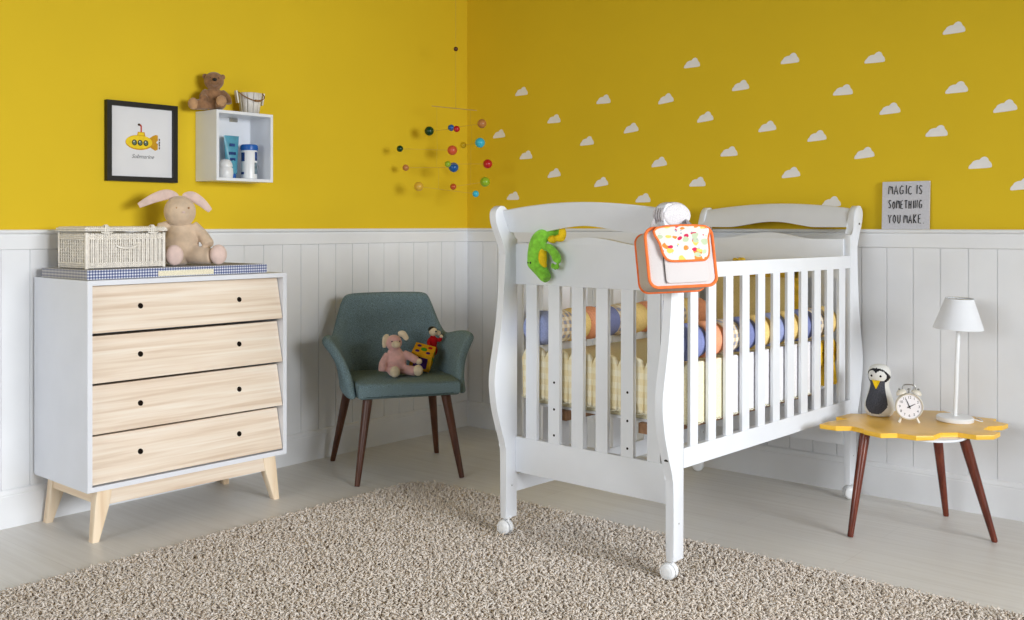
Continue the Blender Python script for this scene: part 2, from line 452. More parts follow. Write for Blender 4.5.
# ------------------------------------------------------------------ crib
W, LEN = .76, 1.272          # outer width, clear length between the end frames
crib = thing('baby_crib', 'white wooden sleigh crib with slatted sides, standing half on the shaggy rug', 'crib', (CR_P0[0], CR_P0[1], CR_UP), rot=(-CR_UP / 1.3, 0, CR_A))
OUT = [(.066, .060), (.30, .062), (.35, .070), (.40, .088), (.48, .112), (.56, .124), (.62, .120), (.70, .104), (.80, .086), (.925, .074), (1.03, .068), (1.06, .071), (1.10, .088), (1.15, .113), (1.18, .121), (1.20, .119), (1.215, .108), (1.223, .090)]
INN = [(1.222, .074), (1.21, .056), (1.19, .042), (1.16, .033), (1.125, .026), (1.104, .018), (1.10, 0), (.066, 0)]
def outer_curve():
    P = smooth_path([(z, e, 0) for z, e in OUT], 4)
    return [(p[1], p[0]) for p in P] + [(e, z) for z, e in INN]
def post(end, x1):
    """end = -1 near, +1 far; the plank lies in the y-z plane, thickness .03 in x"""
    dz = -.008 if end < 0 else .009
    out = [(e, z + dz * min(max((z - .95) / .12, 0), 1)) for e, z in outer_curve()]; b = MB()
    pts = [((-e) if end < 0 else (LEN + e), z) for e, z in out]
    mx = Matrix(((0, 0, 1, x1 - .03), (1, 0, 0, 0), (0, 1, 0, 0), (0, 0, 0, 1)))
    b.prism(pts, .03, mx, bevel=.004)
    o = b.build('post', M['lacquer'], crib)
    yy = -.03 if end < 0 else LEN + .03
    for z in (.185,):
        bb = MB(); bb.lathe([(0, 0), (.0028, 0), (.0028, .0008), (0, .0008)], T(x1, -.03 if end < 0 else LEN + .03, z, ry=PI / 2), 12)
        bb.build('screw', M['steel'], o)['label'] = 'small metal screw head'
    if end < 0 and x1 == 0:
        bb = MB(); bb.lathe([(0, 0), (.008, 0), (.008, .0016), (0, .0016)], T(x1 - .012, -.0835, .392, rx=PI / 2 + .42), 14)
        bb.build('bolt', M['black'], o)['label'] = 'dark bolt in the post edge'
    if end > 0 and x1 == 0:
        bb = MB(); bb.lathe([(0, 0), (.005, 0), (.005, .0012), (0, .0012)], T(x1, LEN + .085, 1.155, ry=PI / 2), 12)
        bb.build('bolt', M['black'], o)['label'] = 'dark bolt head'
    return o
for e in (-1, 1):
    for x1 in (0.0, -.723): post(e, x1)
def arch(x, x0, x1, rise):
    t_ = (x - x0) / (x1 - x0); t_ = min(max((t_ - .2) / .6, 0), 1)
    return rise * (math.sin(PI * t_)) ** 1.5
def end_frame(e):
    y0 = -.012 if e < 0 else LEN - .010
    xa, xb = -.725, -.028; n = 40; dz = -.008 if e < 0 else .009; dr_ = -.008 if e < 0 else .015
    xs = [xa + (xb - xa) * i / n for i in range(n + 1)]
    mx = Matrix(((1, 0, 0, 0), (0, 0, 1, y0), (0, 1, 0, 0), (0, 0, 0, 1)))
    b = MB(); b.prism([(x, .926) for x in (xa, xb)] + [(x, 1.083 + dz + arch(x, xa, xb, .026)) for x in reversed(xs)], .022, mx, bevel=.003)
    b.build('end_panel', M['lacquer'], crib)
    b = MB(); b.prism([(xa, .232), (xb, .232), (xb, .362), (xa, .362)], .022, mx, bevel=.003)
    b.build('bottom_board', M['lacquer'], crib)
    # tilted, arched top rail
    rows = []
    for i in range(n + 1):
        x = xa + (xb - xa) * i / n; zt = 1.205 + .026 * math.sin(PI * i / n) ** .9; zb = 1.126 + arch(x, xa, xb, .024)
        def at(z, off): 
            yy = -(.030 + (z - 1.12) / .1 * .048) + off
            return (x, yy if e < 0 else LEN - yy, z + dr_)
        rows.append([at(zb, -.011), at((zb + zt) / 2, -.014), at(zt - .004, -.013), at(zt, -.008), at(zt, .006), at(zt - .004, .011), at((zb + zt) / 2, .010), at(zb, .011)])
    b = MB(); b.grid(rows, closed=True)
    b.bm.verts.ensure_lookup_table()
    b.bm.faces.new(b.bm.verts[:8]); b.bm.faces.new(b.bm.verts[-8:])
    b.build('top_rail', M['lacquer'], crib, sharp=50)
    for i, xc in enumerate((-.648, -.541, -.434, -.327, -.22, -.1125)):
        b = MB(); b.box(xc - .0255, xc + .0255, y0 + .003, y0 + .019, .362, .926, bevel=.003)
        sl = b.build('end_slat', M['lacquer'], crib)
        if i in (1, 4):
            for z in (.580, .484, .391):
                bb = MB(); f = y0 + .003 if e < 0 else y0 + .019
                bb.lathe([(0, -.0006), (.0045, -.0006), (.0045, .0006), (0, .0006)], T(xc + .002, f, z, rx=PI / 2), 10)
                bb.build('bolt_hole', M['dark'], sl)['label'] = 'dark drilled hole'
for e in (-1, 1): end_frame(e)
def side(x1, zlow):
    b = MB(); b.box(x1 - .024, x1 - .001, 0.0005, LEN - .0005, .970, 1.021, bevel=.005, seg=3); b.build('side_rail', M['lacquer'], crib)
    b = MB(); b.box(x1 - .024, x1 - .001, 0.0005, LEN - .0005, zlow, zlow + .064, bevel=.005, seg=3); b.build('side_rail', M['lacquer'], crib)
    for i in range(11):
        y = .070 + .1135 * i; wd = .0235 + .0006 * i
        b = MB(); b.box(x1 - .017, x1 - .006, y - wd, y + wd, zlow + .064, .970, bevel=.003)
        b.build('side_slat', M['lacquer'], crib)
side(0.0, .358); side(-.728, .157)
# mattress platform
b = MB(); b.box(-.70, -.064, .052, LEN - .03, .476, .4845, bevel=.002); b.build('mattress_base', M['lacquer'], crib)
for x in (-.555, -.16):
    b = MB(); b.box(x - .04, x + .04, .03, LEN - .03, .440, .4755, bevel=.003); b.build('base_beam', M['brownwood'], crib)
def caster(lx, ly, ang, up=.0005):
    """twin wheel furniture caster; wheel axis along ang, stem set back from the axle"""
    root = T(lx, ly, up, rz=ang); b = MB()
    b.lathe([(0, .0), (.0045, .0), (.0045, .03), (.013, .032), (.013, .036), (0, .036)], root @ T(0, .014, .031), 14)
    rows = []
    for i in range(15):
        a = math.radians(-15 + 205 * i / 14); r = .0285
        rows.append([(sx, math.cos(a) * r * q, .0275 + math.sin(a) * r * q) for sx, q in ((-.006, .8), (-.008, 1), (.008, 1), (.006, .8))])
    b.grid(rows, root, closed=True)
    c = b.build('caster', M['plastic'], crib, sharp=40)
    for sx in (-1, 1):
        w = MB(); prof = [(0, .0225), (.008, .023), (.018, .0215), (.0195, .0205), (.0205, .0212), (.0235, .0195), (.0265, .0155), (.0272, .012), (.0272, .010), (.025, .0085), (0, .0085)]
        w.lathe(prof, root @ T(0, 0, .0275, ry=sx * PI / 2), 32); w.build('wheel', M['plastic'], c, sharp=30)
caster(-.027, -.045, math.radians(-84), .004); caster(-.742, -.045, math.radians(-84), .004)
caster(-.020, LEN + .036, math.radians(-40)); caster(-.752, LEN + .030, math.radians(-60))

# ------------------------------------------------------------------ bedding in the crib
M['cream'] = checkmat('cream_plaid_cotton', (252, 243, 216), (248, 235, 198), (243, 226, 180), 24, axes=('X', 'Z'))
M['cream2'] = fabric('cream_cotton', (250, 238, 206), 0.05, 200, 0.1)
M['white_cot'] = fabric('white_cotton', (240, 238, 240), 0.04, 200, 0.15)
M['lace'] = fabric('lace_edge', (216, 202, 178), 0.25, 700, 0.4)
M['periwinkle'] = fabric('periwinkle_cotton', (160, 170, 212), 0.06, 300, 0.1)
M['slate'] = fabric('slate_blue_cotton', (132, 140, 188), 0.06, 300, 0.1)
M['butter'] = fabric('butter_yellow_cotton', (244, 212, 140), 0.06, 300, 0.1)
M['peach'] = fabric('peach_cotton', (240, 168, 130), 0.06, 300, 0.1)
M['plaid'] = checkmat('plaid_cotton', (240, 230, 214), (222, 202, 170), (160, 160, 176), 38, axes=('Y', 'Z'))
M['tan'] = fabric('tan_cotton', (238, 218, 154), 0.06, 300, 0.1)
M['gold'] = plain('gold_satin', (232, 190, 40), 0.35, 0.5, 0.15, 30)

mat_ = thing('crib_mattress', 'cream sheeted mattress lying on the platform inside the white crib', 'mattress', (CR_P0[0], CR_P0[1], .485 + CR_UP), rot=(-CR_UP / 1.3, 0, CR_A))
b = MB(); b.box(-.672, -.062, .062, LEN - .085, 0, .185, bevel=.03, seg=4); b.build('sheet', M['cream2'], mat_)
b = MB()
b.tube([(x, y, .05) for x, y in rrect(.606, LEN - .151, .03, 4, -.367, (.062 + LEN - .085) / 2)], .004, 8, closed=True)
b.build('seam', M['lace'], mat_)

bump = thing('crib_bumper', 'padded crib bumper of coloured fabric rolls and quilted panels inside the slats', 'bumper', (CR_P0[0], CR_P0[1], CR_UP), rot=(-CR_UP / 1.3, 0, CR_A))
def roll(cx, y0, y1, z, r, mt, lab):
    b = MB(); n = 10; h = y1 - y0
    prof = [(0, 0)] + [(r * (0.80 + 0.20 * math.sin(PI * i / n) ** .45), h * i / n) for i in range(n + 1)] + [(0, h)]
    b.lathe(prof, T(cx, y0, z, rx=-PI / 2), 28)
    o = b.build('roll_segment', M[mt], bump, sharp=60); o['label'] = lab
NM = dict(periwinkle='light blue roll segment', slate='darker blue roll segment', butter='yellow roll segment', peach='peach roll segment', plaid='beige plaid roll segment')
ends = [.2, .317, .425, .548, .668, .776, .896, 1.025, 1.138, 1.215]
cols = ['slate', 'peach', 'plaid', 'slate', 'butter', 'periwinkle', 'butter', 'slate', 'plaid', 'butter']
y = .060
for a, c in zip(ends, cols): roll(-.084, y, a + .002, .749, .064, c, NM[c]); y = a
lend = [.105, .195, .290, .385, .480, .585, .68, .775, .87, .965, 1.06, 1.15]
lcol = ['periwinkle', 'plaid', 'butter', 'peach', 'slate', 'plaid', 'butter', 'peach', 'slate', 'plaid', 'butter', 'peach']
y = .012
for a, c in zip(lend, lcol): roll(-.655, y, a + .002, .764, .064, c, NM[c]); y = a
def scallop(w, h, r, n=5, amp=.006, waves=3):
    pts = []
    for k in range(16): 
        x = -w / 2 + w * k / 15; pts.append((x, -abs(math.sin(PI * waves * k / 15)) * amp))
    pts += [(w / 2 - r + r * math.cos(a), h - r + r * math.sin(a)) for a in [PI / 2 * i / n for i in range(n + 1)]]
    pts += [(-w / 2 + r - r * math.sin(a), h - r + r * math.cos(a)) for a in [PI / 2 * i / n for i in range(n + 1)]]
    return pts
def quilt(cx, cy, z0, w, h, mt, sidewise, lab):
    pts = scallop(w, h, min(.042, w * .42)); b = MB()
    mx = T(cx, cy, z0, rx=PI / 2) if not sidewise else T(cx, cy, z0, rx=PI / 2, rz=PI / 2)
    b.prism(pts, .022, mx, bevel=.008, seg=3, z0=-.011)
    o = b.build('quilted_panel', M[mt], bump, sharp=60); o['label'] = lab
    b = MB(); low = [(p[0], p[1]) for p in pts[:16]]
    b.tube([mx @ Vector((x * 1.0, yy - .001, .011)) for x, yy in low], .0025, 6)
    b.build('lace_trim', M['lace'], o)
for i in range(6):
    quilt(-.664 + .109 * i, .032, .512, .1100, .184, 'cream', False, 'cream plaid panel with lace hem')
y = .052
for i, a in enumerate(ends[:8]):
    w = a - y; mt = 'cream2' if i < 2 else 'white_cot'
    quilt(-.035, y + w / 2, .488, w * .97, .200, mt, True, ('cream' if i < 2 else 'white') + ' panel with lace hem'); y = a
# head cushion at the far end, hung by golden ties
cus = thing('head_cushion', 'tan head cushion with golden border tied inside the far crib end', 'cushion', (CR_P0[0], CR_P0[1], CR_UP), rot=(-CR_UP / 1.3, 0, CR_A))
b = MB(); b.prism(rrect(.42, .27, .03, 5, -.405, .822), .05, Matrix(((1, 0, 0, 0), (0, 0, 1, LEN - .075), (0, 1, 0, 0), (0, 0, 0, 1))), bevel=.02, seg=4)
b.build('pad', M['tan'], cus)
b = MB(); b.box(-.615, -.195, LEN - .083, LEN - .072, .925, .955, bevel=.004); b.box(-.215, -.193, LEN - .083, LEN - .072, .70, .955, bevel=.004)
b.build('border', M['gold'], cus)['label'] = 'golden satin border'
for x in (-.505, -.26):
    b = MB(); b.tube(smooth_path([(x, LEN - .03, .93), (x - .004, LEN - .03, .985), (x, LEN - .018, 1.0), (x + .01, LEN - .022, .99)], 4), .006, 8)
    b.ell((x, LEN - .028, .992), (.012, .01, .01)); b.ell((x + .018, LEN - .03, .996), (.014, .006, .009))
    b.ell((x - .018, LEN - .03, .994), (.014, .006, .009))
    b.build('tie', M['gold'], cus)['label'] = 'golden satin tie'
bow = thing('satin_bow', 'golden satin bow tied to the crib slats beside the far right post', 'bow', (CR_P0[0], CR_P0[1], CR_UP), rot=(-CR_UP / 1.3, 0, CR_A))
b = MB(); yb = 1.128
for sgn in (-1, 1):
    P = smooth_path([(-.033, yb, .655), (-.032, yb + sgn * .045, .682), (-.032, yb + sgn * .074, .650), (-.032, yb + sgn * .05, .615), (-.033, yb, .65)], 5)
    b.tube(P, .020, 8, flat=.45)
    b.tube(smooth_path([(-.034, yb, .65), (-.034, yb + sgn * .026, .58), (-.034, yb + sgn * .040, .515)], 5), [.010] + [.026] * 9 + [.022], 8, flat=.3)
b.build('loops', M['gold'], bow)
b = MB(); b.ell((-.030, yb, .653), (.011, .012, .014)); b.build('knot', M['gold'], bow)
bow.location.x -= .003; bow.location.z -= .018

# ------------------------------------------------------------------ nappy bag hung on the near right post
M['bag'] = fabric('oat_canvas', (208, 202, 200), 0.05, 500, 0.2)
M['bag_side'] = fabric('taupe_canvas', (190, 178, 166), 0.05, 500, 0.2)
M['orange'] = plain('orange_binding', (243, 122, 62), 0.7, 0.2, 0.06, 60)
def floral():
    k = NT('floral_print_cotton'); k.b.inputs['Roughness'].default_value = 0.9
    v = k.coords((1, 1, 1.3))
    n = k.n('ShaderNodeTexNoise', Scale=30.0, Detail=1.0); k.link(v, n.inputs['Vector'])
    vv = k.mix(0.02, v, n.outputs['Color'], 'ADD')
    col = (226, 221, 212)
    prev = None
    for sc, cc, th, off in ((32, (228, 140, 56), .30, 0), (38, (206, 36, 84), .20, 3.1), (34, (232, 206, 100), .28, 7.7), (36, (190, 204, 168), .26, 11.3), (60, (160, 166, 184), .14, 5.2)):
        mp = k.n('ShaderNodeVectorMath', operation='ADD'); mp.inputs[1].default_value = (off, off * .7, off * .3); k.link(vv, mp.inputs[0])
        vo = k.n('ShaderNodeTexVoronoi', Scale=float(sc)); k.link(mp.outputs[0], vo.inputs['Vector'])
        sp = k.n('ShaderNodeSeparateColor'); k.link(vo.outputs['Color'], sp.inputs[0])
        gt = k.n('ShaderNodeMath', operation='GREATER_THAN'); gt.inputs[1].default_value = .62; k.link(sp.outputs[0], gt.inputs[0])
        lt = k.n('ShaderNodeMath', operation='LESS_THAN'); lt.inputs[1].default_value = th * 1.5; k.link(vo.outputs['Distance'], lt.inputs[0])
        mu = k.n('ShaderNodeMath', operation='MULTIPLY'); k.link(gt.outputs[0], mu.inputs[0]); k.link(lt.outputs[0], mu.inputs[1])
        prev = k.mix(mu.outputs[0], prev if prev is not None else col, cc)
    k.link(prev, k.b.inputs['Base Color'])
    return k.m
M['floral'] = floral()
# local frame: x = picture right, y = into the bag (away from viewer), z = up
BAG_N = math.radians(-40)      # direction its front faces
bag = thing('nappy_bag', 'oat nappy bag with orange piping and floral flap hung on the crib corner', 'bag', (2.335, -1.594, 1.043))
bag.rotation_euler = (Matrix.Rotation(BAG_N + PI / 2, 3, 'Z') @ Matrix.Rotation(math.radians(-2), 3, 'Y') @ Matrix.Rotation(math.radians(-12), 3, 'X')).to_euler()
BAGM = Matrix.Translation(bag.location) @ bag.rotation_euler.to_matrix().to_4x4()
bw, bh, bd = .212, .182, .104
MXF = Matrix(((1, 0, 0, 0), (0, 0, 1, 0), (0, 1, 0, 0), (0, 0, 0, 1)))  # outline (x,z) extruded along +y
out = rrect(bw, bh, .028, 6)
b = MB(); b.prism([(x, z) for x, z in out], bd, MXF, bevel=.006, seg=2, z0=-bd / 2)
b.mi = 1
for f in b.bm.faces:
    c = f.calc_center_median()
    if abs(c.y) < bd / 2 - .007: f.material_index = 1
b.build('body', [M['bag'], M['bag_side']], bag)
for yy, nm in ((-bd / 2, 'front'), (bd / 2, 'back')):
    b = MB(); b.tube([(x, yy, z) for x, z in out], .0048, 8, closed=True); b.build('piping', M['orange'], bag)['label'] = 'orange piping'
b = MB(); b.prism(rrect(.135, .085, .012, 4, .012, -.038), .008, MXF, bevel=.003, z0=-bd / 2 - .008); pk = b.build('front_pocket', M['bag'], bag)
b = MB(); b.tube([(-.0555, -bd / 2 - .0035, z) for z in (.05, .03, .0, -.03, -.06, -.08)], [.0022, .0026, .002, .0022, .0016, .001], 6); b.build('zip', M['black'], pk)['label'] = 'dark zip line'
flapo = [(-.072, .088), (.082, .088), (.086, .05), (.084, .006), (.072, -.012), (.05, -.014), (-.02, -.014), (-.045, -.010), (-.058, .006), (-.066, .04)]
flapo = [(p[0], p[1]) for p in smooth_path([(x, z, 0) for x, z in flapo], 4, closed=True)]
b = MB(); b.prism(flapo, .007, MXF, bevel=.002, z0=-bd / 2 - .017); fl = b.build('flap', M['floral'], bag); fl['label'] = 'white flap with floral print'
b = MB(); b.tube([(x, -bd / 2 - .0135, z) for x, z in flapo], .0045, 8, closed=True); b.build('flap_piping', M['orange'], fl)['label'] = 'orange piping'
def to_bag(lx, ly, z):
    x, y = cw(lx, ly); return BAGM.inverted() @ Vector((x, y, z))
M['white_web'] = fabric('white_webbing', (220, 217, 220), .05, 260, .3)
M['grey_web'] = fabric('grey_webbing', (188, 183, 184), .08, 260, .4)
# the carrying handle is wound round the top of the post
WC, WA, WB = (-.042, 1.181), .076, .037
def ring(k, lx, n=36): return [to_bag(lx, WC[0] + WA * k * math.cos(2 * PI * i / n), WC[1] + WB * k * math.sin(2 * PI * i / n)) for i in range(n)]
b = MB(); b.grid([ring(.0 + .9, .0075), ring(1.0, .004), ring(1.0, -.034), ring(.9, -.0375)], closed=True)
n0 = len(b.bm.verts); b.bm.verts.ensure_lookup_table(); b.bm.faces.new(b.bm.verts[:36]); b.bm.faces.new(b.bm.verts[n0 - 36:])
hw_ = b.build('handle_wrap', M['white_web'], bag, sharp=60)
b = MB()
for k, lx in enumerate((-.033, -.024, -.015, -.006)): b.tube(ring(1.03, lx), .005, 6, closed=True)
b.build('handle_band', M['grey_web'], bag)
b = MB()
for (lx, ly, z), xx in (((-.034, -.118, 1.165), -.075), ((-.026, .036, 1.168), .070)):
    A_ = to_bag(lx, ly, z); B_ = Vector((xx, -.01, bh / 2 - .004))
    b.tube([A_, A_.lerp(B_, .5) + Vector((0, .0, .004)), B_], .009, 8, flat=.35)
b.build('carry_strap', M['grey_web'], bag)

# ------------------------------------------------------------------ green crocodile toy over the end panel
M['lime'] = plain('lime_plush', (138, 210, 66), 0.9, 0.1, 0.12, 60, 0.5, 300, sheen=0.3)
M['sun'] = plain('sun_yellow_plush', (245, 205, 40), 0.9, 0.1, 0.1, 60, 0.4, 300)
def cl(lx, ly, z):
    x, y = cw(lx, ly); return (x, y, z)
croc = thing('crocodile_toy', 'green plush crocodile with yellow belly draped over the crib end panel', 'soft toy', (CR_P0[0], CR_P0[1], CR_UP), rot=(-CR_UP / 1.3, 0, CR_A))
b = MB()   # local crib coordinates; front of panel at y=-.012
YF = -.046
P = smooth_path([(-.520, .004, 1.116), (-.548, -.016, 1.118), (-.574, YF, 1.098), (-.588, YF, 1.066), (-.594, YF, 1.036), (-.594, YF, 1.016)], 5)
b.tube(P, [.019 + .013 * min(1, i / 14) for i in range(len(P))], 14)
b.ell((-.596, YF, 1.010), (.034, .028, .030)); b.ell((-.607, YF - .014, 1.014), (.012, .012, .013)); b.ell((-.592, YF - .020, 1.012), (.012, .012, .013))
b.tube([(-.594, YF, 1.008), (-.572, YF, .984), (-.550, YF, .960), (-.540, YF, .951)], [.031, .026, .022, .017], 14)
b.ell((-.541, YF - .012, .962), (.010, .010, .008))
b.tube(smooth_path([(-.572, YF, 1.066), (-.534, YF, 1.064), (-.508, YF, 1.044), (-.498, YF, 1.026), (-.502, YF, 1.016)], 4), [.013, .014, .014, .015, .015, .015, .015, .016, .016, .016, .017, .017, .017, .018, .018, .016, .012], 10)
for dx, dz in ((-.014, -.012), (-.003, -.016), (.008, -.014)): b.ell((-.502 + dx, YF, 1.012 + dz), (.006, .008, .011))
fuse(b.build('body', M['lime'], croc), .0030, 2)
b = MB(); b.tube(smooth_path([(-.566, YF + .004, 1.070), (-.560, YF - .004, 1.040), (-.556, YF - .006, 1.012), (-.548, YF, .994)], 4), [.008, .012, .014, .015, .016, .016, .016, .015, .014, .012, .010, .008, .004], 10); b.build('belly', M['sun'], croc)['label'] = 'yellow belly'
b = MB(); b.ell((-.622, YF + .006, 1.070), (.010, .011, .016)); b.ell((-.624, YF + .006, 1.050), (.009, .011, .013)); b.build('back_spikes', M['sun'], croc)['label'] = 'yellow back spikes'
b = MB(); b.ell((-.530, -.030, 1.094), (.020, .017, .014)); b.ell((-.500, -.029, 1.098), (.024, .016, .013)); b.ell((-.486, -.029, 1.114), (.014, .014, .024)); b.build('feet', M['sun'], croc)['label'] = 'yellow feet'
b = MB()
for x in (-.610, -.594): b.ell((x, YF - .030 + (.006 if x < -.6 else 0), 1.010), .0040, u=10, v=8)
b.build('eyes', M['black'], croc)['label'] = 'small black eyes'

# ------------------------------------------------------------------ chest of drawers
CZ0, CZ1, CWD, CDP = .187, .949, .860, .438     # bottom and top of the case, width, depth
ch = thing('chest_of_drawers', 'white chest with four slanted pine drawers and splayed legs against the left wall', 'chest of drawers', (.456, -2.503, 0), math.radians(-1.5))
tk = .018                                           # local: x 0 is the front, y runs along the width
b = MB()
b.box(-CDP, 0, 0, tk, CZ0, CZ1, bevel=.0015); b.box(-CDP, 0, CWD - tk, CWD, CZ0, CZ1, bevel=.0015)
b.box(-CDP, 0, tk, CWD - tk, CZ1 - tk, CZ1, bevel=.0015); b.box(-CDP, 0, tk, CWD - tk, CZ0, CZ0 + tk, bevel=.0015)
b.box(-CDP, -CDP + .008, tk, CWD - tk, CZ0 + tk, CZ1 - tk)
b.build('carcass', M['chest_white'], ch)
bots = [.759, .578, .394, .2125]; tops = [.9275, .744, .563, .379]
for zb, zt in zip(bots, tops):
    d = MB(); y0, y1 = tk + .001, CWD - tk - .003
    fb, ft = -.001, -.040
    d.hexa([(ft - .02, y0, zb), (fb, y0, zb), (fb, y1, zb), (ft - .02, y1, zb)], [(ft - .02, y0, zt), (ft, y0, zt), (ft, y1, zt), (ft - .02, y1, zt)], bevel=.0012)
    d.box(-CDP + .05, ft - .021, y0 + .02, y1 - .02, zb + .012, zt - .03)
    dr = d.build('drawer', M['pine'], ch)
    zc = zb + .088; sl = math.atan2(fb - ft, zt - zb); xf = fb + (ft - fb) * (zc - zb) / (zt - zb)
    for yc in (.214, .643):
        g = MB(); mx = T(xf, yc, zc, ry=PI / 2 - sl)
        g.lathe([(.0, -.011), (.0105, -.011), (.0105, .0006)], mx, 20); g.build('finger_hole', M['dark'], dr, flip=False)['label'] = 'dark round finger hole'
def chest_leg(x0, x1, fx, yo, sg):
    """tapered leg: straight outer edge, inner edge kinked at knee height"""
    b = MB(); sec = [(0, .027, fx, .034), (.118, .054, 0, .040), (CZ0, .060, 0, .042)]
    rows = []
    for z, w, dx, th in sec:
        xa, xb = x1 - th + dx, x1 + dx; sh_ = -sg * .019 * (1 - z / CZ0); ya, yb_ = yo + sh_, yo + sg * w + sh_
        rows.append([(xa, ya, z), (xb, ya, z), (xb, yb_, z), (xa, yb_, z)])
    b.grid(rows, closed=True); b.bm.verts.ensure_lookup_table()
    b.bm.faces.new(b.bm.verts[:4]); b.bm.faces.new(b.bm.verts[-4:])
    bmesh.ops.bevel(b.bm, geom=[e for e in b.bm.edges if abs(e.verts[0].co.z - e.verts[1].co.z) > .05], offset=.005, segments=2, affect='EDGES', profile=.5)
    b.build('leg', M['pine_leg'], ch, sharp=30)
for x1, fx in ((-.018, .004), (-CDP + .062, -.012)):
    chest_leg(0, x1, fx, .044, 1); chest_leg(0, x1, fx, CWD - .044, -1)
for xx in (-.032, -CDP + .040):
    b = MB(); b.box(xx - .010, xx + .010, .085, CWD - .085, .128, CZ0 - .0005, bevel=.002); b.build('apron', M['pine'], ch)
for yy in (.055, CWD - .055):
    b = MB(); b.box(-CDP + .063, -.062, yy - .009, yy + .009, .135, CZ0 - .0005, bevel=.002); b.build('apron', M['pine_side'], ch)

# changing pad
M['gingham'] = checkmat('navy_gingham', (226, 228, 234), (140, 148, 178), (70, 80, 126), 92, axes=('Y', 'Z'))
M['gingham_t'] = checkmat('grey_gingham_top', (206, 204, 200), (166, 164, 168), (120, 122, 140), 88, axes=('X', 'Y'))
M['gingham_e'] = checkmat('grey_gingham_end', (206, 204, 200), (166, 164, 168), (120, 122, 140), 88, axes=('X', 'Z'))
M['pad_cream'] = fabric('pad_cream_cotton', (232, 224, 198), 0.08, 300, 0.1)
pad = thing('changing_pad', 'thin gingham changing pad lying on top of the drawer chest', 'changing pad', (.238, -2.090, CZ1 + .0005))
px, py = .176, .393
b = MB(); b.box(-px, px, -py, py, 0.001, .036, bevel=.0168, seg=6)
b.bm.normal_update()
for f in b.bm.faces:
    n_ = f.normal; f.material_index = 1 if abs(n_.z) > .8 else 2 if abs(n_.y) > abs(n_.x) else 0
b.build('cushion', [M['gingham'], M['gingham_t'], M['gingham_e']], pad)
b = MB(); b.box(px - .019, px + .0012, -.110, .135, .004, .024, bevel=.006); b.build('patch', M['pad_cream'], pad)['label'] = 'cream patch on the front edge'

# wicker basket
M['wicker'] = plain('white_wicker', (242, 236, 226), 0.7, 0.3, 0.06, 60, 0.2, 200)
bk = thing('wicker_basket', 'white rectangular wicker basket with lid standing on the gingham pad', 'basket', (.222, -2.282, CZ1 + .0370))
ex, ey, eh = .105, .158, .153
def per(s, dx=0.0):
    """point on the basket outline, s in metres along the perimeter"""
    A, B = ex + dx, ey + dx
    segs = [((A, -B), (A, B)), ((A, B), (-A, B)), ((-A, B), (-A, -B)), ((-A, -B), (A, -B))]
    for (p, q) in segs:
        l = math.hypot(q[0] - p[0], q[1] - p[1])
        if s <= l: return (p[0] + (q[0] - p[0]) * s / l, p[1] + (q[1] - p[1]) * s / l)
        s -= l
    return (A, -B)
PL = 4 * (ex + ey)
b = MB(); b.box(-ex + .006, ex - .006, -ey + .006, ey - .006, .002, eh - .022)
ns = 118
for i in range(ns):
    x, y = per(PL * i / ns); wob = .0016 if i % 2 else -.0008
    ln = math.hypot(x, y)
    b.tube([(x * (1 + wob / ln), y * (1 + wob / ln), z) for z in (.002, .045, .09, eh - .02)], .0029, 5, caps=False)
rows_z = [.006, .013, .020] + [.040 + .011 * k for k in range(6)] + [.112, .119, .126]
for k, z in enumerate(rows_z):
    n = 236; strong = k < 3 or k > 8
    P = []
    for i in range(n):
        s = PL * i / n; x, y = per(s, (.0032 if strong else .0014) * (1 if ((i // 1) + k) % 2 == 0 else .1)); P.append((x, y, z))
    b.tube(P, .0033 if strong else .0017, 5, closed=True)
for sx in (-1, 1):
    for sy in (-1, 1): b.tube([(sx * ex, sy * ey, 0), (sx * ex, sy * ey, eh - .018)], .006, 8)
b.build('body', M['wicker'], bk)
b = MB(); b.box(-ex - .003, ex + .003, -ey - .004, ey + .004, eh - .010, eh + .001, bevel=.003)
for i in range(40):
    yy = -ey + 2 * ey * i / 39; b.tube([(-ex - .004, yy, eh + .002), (0, yy, eh + .0035), (ex + .004, yy, eh + .002)], .0032, 5)
for k in range(2):
    P = [per(PL * i / 160, .006 + .003 * ((i + k) % 2)) for i in range(160)]
    b.tube([(x, y, eh - .009 + .007 * k) for x, y in P], .0034, 5, closed=True)
b.build('lid', M['wicker'], bk)
for yy in (-.085, .105):
    b = MB()
    for q in range(3): b.tube(smooth_path([(ex + .006, yy - .006 + q * .006, eh - .035), (ex + .013, yy - .007 + q * .007, eh - .01), (ex + .008, yy - .004 + q * .004, eh + .010), (ex - .01, yy - .005 + q * .005, eh + .006)], 4), .0028, 6)
    b.tube(smooth_path([(ex + .012, yy - .022, eh - .016), (ex + .016, yy, eh - .020), (ex + .012, yy + .022, eh - .016)], 4), .003, 6)
    b.build('lid_latch', M['wicker'], bk)
b = MB(); b.tube(smooth_path([(ex + .004, -.045, .088), (ex + .014, -.03, .079), (ex + .017, 0, .076), (ex + .014, .03, .083), (ex + .004, .045, .09)], 5), .0042, 8); b.build('handle', M['wicker'], bk)

# ------------------------------------------------------------------ stuffed toys
def plush(name, c, var=.1, bump_=.5, bs=260): return plain(name, c, .95, .1, var, 30, bump_, bs, sheen=.4)
M['bunny'] = plush('beige_plush', (216, 192, 166), .07, .25)
M['bunny_pink'] = plush('pale_pink_cotton', (226, 200, 190), .06, .2)
M['bear'] = plush('brown_plush', (148, 110, 78), .22, .8, 180)
M['bear_light'] = plush('tan_plush', (190, 148, 108), .15, .6, 180)
M['pink'] = plush('pink_plush', (226, 178, 172), .1, .6, 220)
M['cream_p'] = plush('cream_plush', (232, 214, 184), .1, .6, 220)
